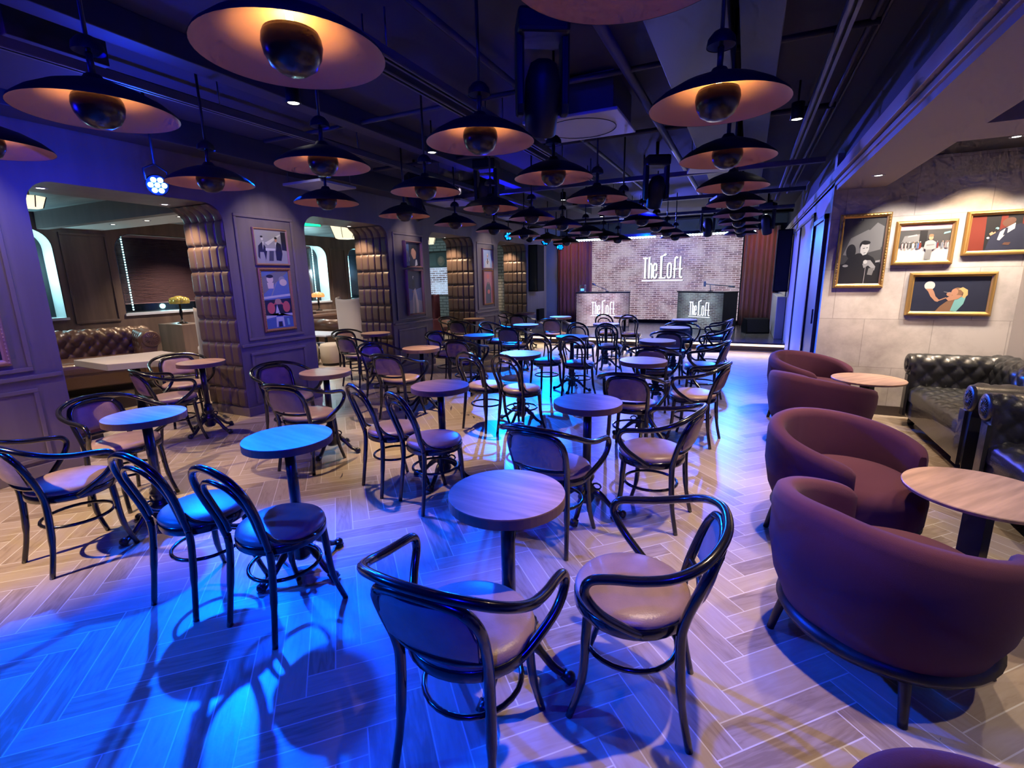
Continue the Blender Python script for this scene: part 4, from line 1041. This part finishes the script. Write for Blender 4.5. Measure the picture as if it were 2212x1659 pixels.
MB().prism([(-.205, .03), (-.125, .33), (-.13, .34), (-.215, .03)], -.24, .24, 'x').build('grille', M_BLK, t)
for nm, lb, a in (('column_speaker', 'tall black column speaker on the left wall before the stage', (-5.47, -5.20, 12.6, 13.1, 1.25, 2.5)), ('column_speaker', 'tall black column speaker hanging in front of the right curtain', (.50, .775, 11.75, 12.1, 1.24, 2.5))):
    t = thing(nm, lb, 'speaker', (0, 0, 0), 0, 'black column speakers flanking the stage')
    MB().box(*a).build('cabinet', M_BLK2, t, bevel=.01)
    x0, x1, y0, y1, z0, z1 = a
    MB().box(x0 + .02, x1 - .02, y0 - .008, y0 + .002, z0 + .03, z1 - .03).build('grille', M_BLK, t)
tag(MB().box(-5.47, -5.38, 13.15, 13.55, .40, .73).build('wall_box', M_BLK2, None, bevel=.006), 'small black box low on the left wall beside the stage', 'box')
tag(MB().box(.62, .79, 12.15, 14.6, .2, 1.12).build('low_cupboard', mat('pale_side_panel', (.45, .45, .5), .4), None, bevel=.01), 'pale low cupboard along the right wall of the stage', 'cupboard')

# ------------------------------------------------------------------ light fixtures
def led_bar(x0, x1, label):
    t = thing('led_bar', label, 'lamp', ((x0 + x1) / 2, 12.4, 2.53), 0, 'white LED bars over the front of the stage'); L = x1 - x0
    MB().box(-L / 2, L / 2, -.02, .06, .02, .09).build('housing', M_BLK, t, bevel=.004)
    for s in (-1, 1): MB().tube([(s * L * .4, .02, .09), (s * L * .4, .02, .38)], .012, 6).build('hanger', M_BLK, t)
    mb = MB(); n = 14
    for k in range(n):
        c = (-L / 2 + L * (k + .5) / n, .0, .0)
        mb.lathe([(.002, -.026), (.018, -.020), (.027, -.006), (.027, .02)], 12, c)
    mb.build('lens_row', M_LEDW, t)
for (a, b), n in zip(((-4.06, -3.12), (-3.0, -2.05), (-1.93, -.98), (-.87, .10)), ('leftmost of four white LED bars over the stage front', 'second from left of four white LED bars over the stage', 'third from left of four white LED bars over the stage', 'rightmost of four white LED bars over the stage front')):
    led_bar(a, b, n)
    area('led_bar_beam', ((a + b) / 2, 12.4, 2.48), ((a + b) / 2, 14.6, 1.0), 16, (.6, .85, 1), .9, .05)
MB_ = MB().tube([(-5.4, 12.42, 2.93), (.78, 12.42, 2.93)], .03, 10)
tag(MB_.build('lighting_pipe', M_BLK, None), 'black pipe across the ceiling carrying the four white LED bars', 'pipe')

def downlight(x, y, z, label, dst=None, power=60, size=75, grp='small round downlights', lit=True, can=True):
    t = thing('downlight', label, 'lamp', (x, y, z), 0, grp)
    if can: MB().lathe([(.045, 0), (.05, .005), (.05, .13), (.02, .14)], 20, cap0=False).build('can', M_BLK, t)
    MB().lathe([(.030, .012), (.046, -.003), (.055, .002), (.055, .006), (.045, .012)], 20, cap0=False, cap1=False).build('trim_ring', M_WHITEP if not can else M_BLK, t)
    MB().lathe([(.042, .003), (.02, .001)], 20, cap0=True).build('lens', M_WHITE_E, t)
    if can and z > 2.6: MB().tube([(0, 0, .14), (0, 0, CH - z)], .008, 6).build('stem', M_BLK, t)
    if power: spot('downlight_or_fill', (x, y, z - .02), dst or (x, y, 0), power, WARM, size, .7, .03)
DL = [(-3.08, 2.84, 2.9, 'round downlight above the nearest left-hand tables, between two pendants', 260), (-3.02, 4.51, 2.9, 'round downlight left of the second pendant of the third row', 420), (.278, 5.12, 2.9, 'bright round downlight beside the right soffit beam', 200),
      (-3.1, 8.75, 2.98, 'nearer of two round downlights in the middle of the ceiling', 220), (-3.15, 9.6, 2.97, 'farther of two round downlights in the middle of the ceiling', 200), (-3.1, 11.35, 2.95, 'round downlight low over the left stage front', 60),
      (-3.05, 12.95, 2.96, 'small round downlight over the stage, left of centre', 60), (.31, 11.9, 2.97, 'nearer of two round downlights over the right curtain', 60), (.28, 13.3, 2.97, 'farther of two round downlights over the right curtain', 60)]
for x, y, z, lb, p in DL: downlight(x, y, z, lb, power=p, size=62)
for x, y, z in ((.16, 1.86, 2.8), (.34, 3.1, 2.8), (.34, 4.3, 2.8)):      # unseen warm beams added over the right-hand floor, no cans
    spot('downlight_or_fill', (x, y, z), (x - .22, y, 0), 240, WARM, 56, .7, .03)
spot('downlight_or_fill', (-4.3, -.3, 2.95), (-4.4, 1.2, 0), 950, WARM, 52, .8, .03)  # added without a can, warms the left foreground floor
for x, y, z, lb, dst in ((1.05, 5.94, 2.512, 'round downlight recessed in the right soffit beam', (1.05, 6.2, 0)), (2.08, 6.20, 2.778, 'round downlight in the alcove ceiling, farther one over the pictures', (2.0, 6.73, 1.2)), (2.1, 5.2, 2.778, 'round downlight in the alcove ceiling above the black sofa', (2.0, 5.6, 0))):
    downlight(x, y, z, lb, dst, 140, 80, 'small round downlights', can=False)
for x, y in ((1.4, 6.15), (1.75, 6.1), (2.4, 6.15)): spot('downlight_or_fill', (x, y, 2.75), (x, 6.73, .9), 120, (1, .87, .74), 75, .6, .03)
for y in (1.55, 4.44, 7.36, 10.2): spot('downlight_or_fill', (-4.35, y - .1, 3.1), (-5.47, y, 1.85), 85, (1, .84, .76), 60, .8, .03)  # added warm spots, brighten the pier pictures
for x, y in ((1.9, 3.6), (1.75, 1.9), (1.05, 3.1)): spot('downlight_or_fill', (x, y, 2.45 if x < 1.2 else 2.7), (x, y, 0), 90, (1, .82, .62), 85, .6, .03)
for x, y, lb in ((-6.0, 3.55, 'round downlight under the lintel of the first archway'), (-6.0, 6.42, 'round downlight under the lintel of the second archway'), (-6.0, 9.28, 'round downlight under the lintel of the third archway'), (-6.0, 12.2, 'round downlight under the lintel of the fourth archway'), (-5.9, 2.42, 'round downlight under the lintel next to the left pier')):
    downlight(x, y, OT - .002, lb, (x, y + .25, 0), 130, 100, 'small round downlights', can=False)
for x, y, lb in ((-9.0, 4.5, 'leftmost of three downlights in the pale lounge soffit'), (-8.1, 4.5, 'middle of three downlights in the pale lounge soffit'), (-7.3, 4.5, 'rightmost of three downlights in the pale lounge soffit')):
    downlight(x, y, 2.557, lb, power=90, can=False)
for x, y, z, lb in ((-7.2, 3.05, 2.776, 'round downlight in the lounge ceiling by the left pier'), (-7.9, 8.4, 2.776, 'round downlight in the lounge ceiling beyond the second archway'), (-7.2, 11.2, 2.776, 'round downlight in the lounge ceiling beyond the third archway')):
    downlight(x, y, z, lb, power=130, can=False)
for x, y in ((-8.7, 2.2), (-8.0, 6.4), (-8.4, 9.8), (-7.0, 6.2), (-9.3, 5.9), (-9.4, 8.9)): spot('downlight_or_fill', (x, y, 2.75), (x - .2, y, 0), 190, (1, .82, .70), 105, .7, .03)
area('window_glow', (-10.1, 3.0, 1.9), (-7, 3.0, 1.6), 6, (.5, .9, 1), 1.6, 1.0)
area('window_glow', (-10.1, 8.6, 1.9), (-7, 8.6, 1.6), 6, (.5, .9, 1), 1.6, 1.0)
point('window_led_glow', (-10.32, 3.7, 1.9), 40, (.45, .92, 1), .05)
point('window_led_glow', (-10.32, 9.6, 1.9), 36, (.45, .92, 1), .05)
point('window_led_glow', (-10.3, 11.1, 1.9), 30, (.45, .92, 1), .05)

point('window_led_glow', (-10.3, 6.0, 1.20), 6, (.45, .92, 1), .05)
for x in (-5.0, .28): spot('added_curtain_fill', (x, 14.3, 2.85), (x, 15.2, 2.2), 22, (1, .5, .25), 80, .8, .03)  # added orange spots without fixtures, warm the curtain tops
def make_pendant():
    t = thing('dome_pendant', '-', 'lamp', (0, 0, 0), 0, 'black dome pendants lined with copper')
    prof = [(.292, .0), (.287, .012), (.245, .046), (.175, .084), (.10, .112), (.045, .126), (.03, .150)]
    MB().lathe(prof, 48, cap0=False, cap1=True).build('shade', M_SHADE, t, fix=True)
    MB().lathe([(.291, .0005), (.284, .008), (.241, .040), (.172, .077), (.10, .104), (.04, .116), (.005, .118)], 48, cap0=False, cap1=False).build('lining', M_COPPER, t)
    MB().lathe([(.006, -.058), (.040, -.053), (.070, -.034), (.088, -.002), (.094, .030), (.091, .052), (.085, .066), (.081, .062)], 36, cap1=False).build('reflector_cup', M_BRONZE, t)
    MB().lathe([(.012, .116), (.012, .055), (.020, .04), (.022, .015), (.012, .0)], 12).build('bulb', M_BULB, t)
    MB().tube([(0, 0, .155), (0, 0, .235)], .013, 10).tube([(0, 0, .235), (0, 0, .85)], .009, 8).build('stem', M_SHADE, t)
    MB().lathe([(.060, .0), (.056, .03), (.035, .055), (.015, .065)], 24, (0, 0, .235), cap0=False).build('canopy', M_SHADE, t)
    MB().lathe([(.058, .002), (.052, .026), (.016, .04)], 24, (0, 0, .235), cap0=False, cap1=False).build('canopy_lining', M_WHITEP, t)
    return proto(t)
PEN = make_pendant()
PX = [-.177, -1.367, -2.52, -3.65]; RN = ['row beside the right soffit', 'second row from the right', 'third row from the right', 'row nearest the booth wall']
PY = [1.28, 2.515, 3.64, 4.82, 5.93, 7.08, 8.23, 9.38, 10.53]
PO = ['first', 'second', 'third', 'fourth', 'fifth', 'sixth', 'seventh', 'eighth', 'ninth']
for ci, x in enumerate(PX):
    for k, y in enumerate(PY):
        xx = -.31 if (ci == 0 and k == 0) else x
        yy = 1.32 if (ci == 0 and k == 0) else y
        if k == 0: xx -= (0, .025, .045, .05)[ci]; yy = (1.32, 1.303, 1.31, 1.31)[ci]
        place(PEN, (xx, yy, 2.35), 0, 'black dome pendant, %s from the camera in the %s' % (PO[k], RN[ci]))
        if k < 4: point('pendant_bulb', (xx, yy, 2.35 + .064), (11 if k < 2 else 3.6), (1, .66, .18), .02)

def par(label, loc, dst, lens=M_PARB, r=.075, hung=True):
    t = thing('par_can', label, 'lamp', loc, 0, 'blue LED par cans on the ceiling')
    d = (Vector(dst) - Vector(loc)).normalized(); q = d.to_track_quat('-Z', 'Y').to_matrix().to_4x4()
    MB().lathe([(r, -.005), (r * 1.04, .0), (r * 1.04, .10), (r * .7, .16), (r * .3, .18)], 24, cap0=False, M=q).build('housing', M_BLK, t)
    mb = MB()
    pts = [(0, 0)] + [(r * .58 * cos(pi / 3 * k), r * .58 * sin(pi / 3 * k)) for k in range(6)]
    for a, b in pts: mb.lathe([(.004, -.012), (r * .2, -.008), (r * .26, .004)], 12, (a, b, 0), M=q)
    MB().lathe([(r * .98, .006), (.002, .008)], 20, cap0=False, M=q).build('lens_plate', M_BLK, t)
    mb.build('lens_cluster', lens, t)
    MB().tube([(0, -r * 1.1, .03), (0, -r * 1.15, .12), (0, 0, .17), (0, r * 1.15, .12), (0, r * 1.1, .03)], .008, 6).tube([(0, 0, .17), (0, 0, max(.2, CH - loc[2]))], .012, 8).build('yoke', M_BLK, t)
    return t
par('dazzling blue par can hanging in front of the first archway', (-4.62, 2.70, 2.46), (0, .3, 1.5), M_PARL, .082)
par('blue lit par can farthest left, above the last archway', (-4.95, 10.3, 2.55), (-1.0, 4, 1.2), M_PARB, .10)
par('blue lit par can left of the curtain, nearer of two', (-4.45, 11.3, 2.47), (-1.0, 5, 1.2), M_PARB, .095)
par('blue lit par can left of the curtain, farther of two', (-4.42, 12.3, 2.38), (-1.0, 5, 1.2))
par('dark par can pointing down beside the last archway, left one', (-4.75, 11.0, 2.50), (-4.6, 9.5, .5), M_BLK)
par('dark par can pointing down beside the last archway, right one', (-4.40, 11.9, 2.44), (-4.2, 10.5, .5), M_BLK)
par('blue par can turned to the stage, centre right of the ceiling', (-.62, 12.1, 2.72), (-2.0, 14.8, 1.2))

def make_mover():
    t = thing('moving_head', '-', 'lamp', (0, 0, 0), 0, 'black moving head stage lights')
    MB().box(-.14, .14, -.12, .12, .28, .40).build('base', M_BLK, t, bevel=.02)
    for s in (-1, 1):
        MB().prism([(-.06, .30), (-.055, -.05), (-.03, -.10), (.03, -.10), (.055, -.05), (.06, .30)], s * .125 - .022, s * .125 + .022, 'x').build('yoke_arm', M_BLK, t, bevel=.012)
    q = Matrix.Rotation(radians(24), 4, 'X')
    MB().lathe([(.075, -.20), (.088, -.19), (.098, -.05), (.098, .08), (.07, .16), (.03, .18)], 28, cap0=False, M=q).build('head', M_BLK, t)
    MB().lathe([(.080, -.185), (.04, -.178), (.002, -.176)], 24, cap0=False, M=q).build('lens', mat('dark_lens', (.01, .01, .03), .1), t)
    MB().tube([(0, 0, .40), (0, 0, .575)], .02, 8).build('clamp', M_BLK, t)
    return proto(t)
MV = make_mover()
for (x, y, z, rz), lb in zip(((-1.12, 2.80, 2.62, 30), (-4.15, 5.75, 2.62, -40), (-2.95, 5.55, 2.62, 10), (-1.10, 6.5, 2.64, 25), (.26, 11.3, 2.58, -20), (-.85, 11.6, 2.62, 0)),
    ('large black moving head hanging beside the square ceiling speaker panel', 'black moving head hanging in front of the middle pier', 'black moving head hanging at the centre left of the ceiling', 'large black moving head hanging at the centre of the ceiling', 'black moving head hanging before the right curtain', 'small black moving head in front of the right LED bars')):
    place(MV, (x, y, z), R(rz), lb)

# ------------------------------------------------------------------ what runs along the black ceiling
def duct(name, label, cat, x0, x1, y0, y1, z0, z1, m, bev=.006, grp=None):
    return tag(MB().box(x0, x1, y0, y1, z0, z1).build(name, m, None, bevel=bev), label, cat, grp)
G_ = 'grey steel channels along the ceiling'
def channel(a, b, label, w_=.06, h_=.05):
    t = thing('steel_channel', label, 'channel', (0, 0, 0), 0, G_)
    mb = MB(); a, b = Vector(a), Vector(b); d = (b - a).normalized(); s = d.cross(Vector((0, 0, 1))).normalized()
    mb.bar(a + s * w_ / 2, b + s * w_ / 2, .006, h_).bar(a - s * w_ / 2, b - s * w_ / 2, .006, h_).bar(a + Vector((0, 0, h_ / 2)), b + Vector((0, 0, h_ / 2)), w_, .006)
    mb.bar(a + s * w_ * .32 - Vector((0, 0, h_ / 2)), b + s * w_ * .32 - Vector((0, 0, h_ / 2)), w_ * .3, .006).bar(a - s * w_ * .32 - Vector((0, 0, h_ / 2)), b - s * w_ * .32 - Vector((0, 0, h_ / 2)), w_ * .3, .006)
    mb.build('rail', M_STEEL, t)
    n = max(2, int((b - a).length / 1.4))
    for k in range(n):
        p = a.lerp(b, (k + .5) / n); MB().tube([p, (p.x, p.y, CH)], .006, 6).build('hanger_rod', M_STEEL, t)
channel((-2.05, .3, 2.95), (-2.05, 11.2, 2.95), 'long grey steel channel running along the ceiling left of the moving heads')
channel((-2.22, .3, 2.97), (-2.22, 11.2, 2.97), 'long grey steel channel, second one beside the central channel')
channel((.40, .3, 3.02), (.40, 11.2, 3.02), 'long grey steel channel beside the right soffit beam')
channel((-3.76, -1, 2.93), (-3.76, 9.5, 2.93), 'long grey steel channel over the left-hand row of tables')
channel((-4.6, 1.0, 2.88), (-.7, 1.2, 2.88), 'grey steel channel crossing the ceiling near the camera', .09)
channel((-4.8, 6.9, 2.88), (.7, 6.9, 2.88), 'grey steel channel crossing mid ceiling')
channel((-4.8, 9.0, 2.88), (.7, 9.0, 2.88), 'grey steel channel crossing the ceiling before the stage')
channel((-4.8, 11.0, 2.86), (.7, 11.0, 2.86), 'grey steel channel crossing the ceiling at the stage front', .08)
duct('air_duct', 'broad grey duct above the pendants beside the soffit beam', 'duct', -.62, -.20, 2.6, 10.8, 2.98, 3.2, M_DUCT)
duct('air_duct', 'narrow grey duct next to the broad one by the soffit', 'duct', -.15, .08, 2.0, 10.8, 3.03, 3.2, M_DUCT)
duct('air_duct', 'wide dark duct running over the left-hand tables', 'duct', -3.54, -3.38, -2, 11.5, 3.04, 3.2, M_DUCTD)
duct('air_duct', 'dark duct hugging the booth wall at ceiling level', 'duct', -5.44, -5.1, -2, 11.5, 2.96, 3.2, M_DUCTD)
duct('air_duct', 'dark cross duct over the middle of the room', 'duct', -4.88, -3.80, 7.3, 7.8, 2.96, 3.19, M_DUCTD)
duct('air_duct', 'dark cross duct near the top edge of the photo', 'duct', -4.85, -3.80, 1.55, 2.05, 3.0, 3.19, M_DUCTD)
for i, (x, y, s, lb) in enumerate(((-5.0, 4.9, .62, 'pale square ceiling panel above the nearest picture pier'), (-4.35, 7.0, .6, 'pale square ceiling panel left of the middle pier'), (-4.3, 9.3, .6, 'pale square ceiling panel before the far pier'), (-.45, 6.3, .5, 'pale ceiling panel right of the centre moving head'), (-.35, 8.9, .5, 'pale ceiling panel near the stage, right of centre'), (-1.12, 1.78, .26, 'small bright blue lit ceiling panel at the top edge of the photo'))):
    z = 2.80 if i != 5 else 2.75
    t = thing('ceiling_panel', lb, 'panel', (x, y, z), R(4 * i), 'pale panels hung under the ceiling')
    MB().box(-s / 2, s / 2, -s / 2, s / 2, 0, .03).build('panel', M_WHITEP, t, bevel=.004)
    for sx in (-1, 1):
        for sy in (-1, 1): MB().tube([(sx * s * .42, sy * s * .42, .03), (sx * s * .42, sy * s * .42, CH - z)], .005, 6).build('hanger_rod', M_STEEL, t)
t = thing('air_conditioner', 'square ceiling air unit with a round outline on its pale blue-lit face', 'air unit', (-1.40, 4.40, 2.88))
MB().box(-.40, .40, -.35, .35, 0, .025).build('face_plate', M_WHITEP, t, bevel=.006)
MB().box(-.36, .36, -.32, .32, .025, .30).build('housing', M_DUCTD, t, bevel=.006)
mb = MB(); mb.tube([(.30 * cos(2 * pi * k / 40), .29 * sin(2 * pi * k / 40), -.001) for k in range(40)], .0035, 6, closed=True); mb.build('round_grille_line', M_BLK, t)
random.seed(11)
for i, (a, b, r, lb) in enumerate((((-.90, 1.2, 3.08), (-.90, 10.5, 3.08), .035, 'thick dark pipe running lengthwise left of the broad duct'), ((-1.75, .5, 3.1), (-1.75, 10.5, 3.1), .022, 'thin dark pipe lengthwise above the second pendant row'), ((.56, 1, 3.1), (.56, 11, 3.1), .018, 'thin conduit lengthwise right of the steel channel'), ((.62, 1, 3.12), (.62, 11, 3.12), .012, 'thinnest conduit against the right soffit'),
      ((-4.7, 3.9, 3.08), (.6, 3.9, 3.08), .02, 'dark pipe crossing above the air unit'), ((-4.7, 5.6, 3.1), (.6, 5.6, 3.1), .025, 'dark pipe crossing behind the air unit'), ((-4.2, -1, 3.1), (-4.2, 10.5, 3.1), .03, 'dark pipe lengthwise over the left wall side'))):
    tag(MB().tube([a, b], r, 10).build('ceiling_pipe', M_DUCT if r > .03 else M_DUCTD, None), lb, 'pipe', 'pipes under the ceiling')
# spotlight truss bars near the movers
tag(MB().tube([(-5.0, 10.3, 2.88), (-4.35, 12.5, 2.80)], .025, 8).build('lighting_pipe', M_BLK, None), 'short black pipe carrying the blue par cans left of the curtain', 'pipe')

# lounge fixtures
def lantern(label, loc, s=1.):
    t = thing('lantern_pendant', label, 'lamp', loc, 0, 'cream lanterns on the lounge ceiling')
    MB().lathe([(.24 * s, .16 * s), (.17 * s, -.04 * s), (.15 * s, -.05 * s)], 6, cap0=False, smooth=False).build('shade', M_CREAM, t)
    mb = MB()
    for k in range(6):
        a = 2 * pi * k / 6; mb.tube([(.242 * s * cos(a), .242 * s * sin(a), .16 * s), (.172 * s * cos(a), .172 * s * sin(a), -.04 * s)], .006, 5)
    mb.tube([(0, 0, .16 * s), (0, 0, 2.78 - loc[2])], .01, 6).lathe([(.06, .0), (.06, .02)], 16, (0, 0, 2.76 - loc[2]))
    mb.build('frame', M_BLK, t)
lantern('cream lantern at the far left, half hidden by the left pier', (-7.62, 3.0, 2.56), .62)
lantern('cream lantern on the ceiling beyond the second archway', (-7.75, 8.15, 2.56), 1.2)
lantern('cream lantern glimpsed through the third archway', (-6.72, 9.75, 2.46), .65)
t = thing('exit_sign', 'small glowing green exit sign beyond the second archway', 'sign', (-7.2, 6.75, 2.60), R(65))
MB().box(-.17, .17, -.02, .02, 0, .085).build('casing', M_WHITEP, t, bevel=.004)
MB().box(-.16, .16, -.022, -.02, .008, .078).build('face', mat('green_glow', (0, .8, .3), .5, emit=(.02, .9, .42), es=1.6), t)
MB().tube([(0, 0, .085), (0, 0, .18)], .008, 6).build('hanger', M_BLK, t)
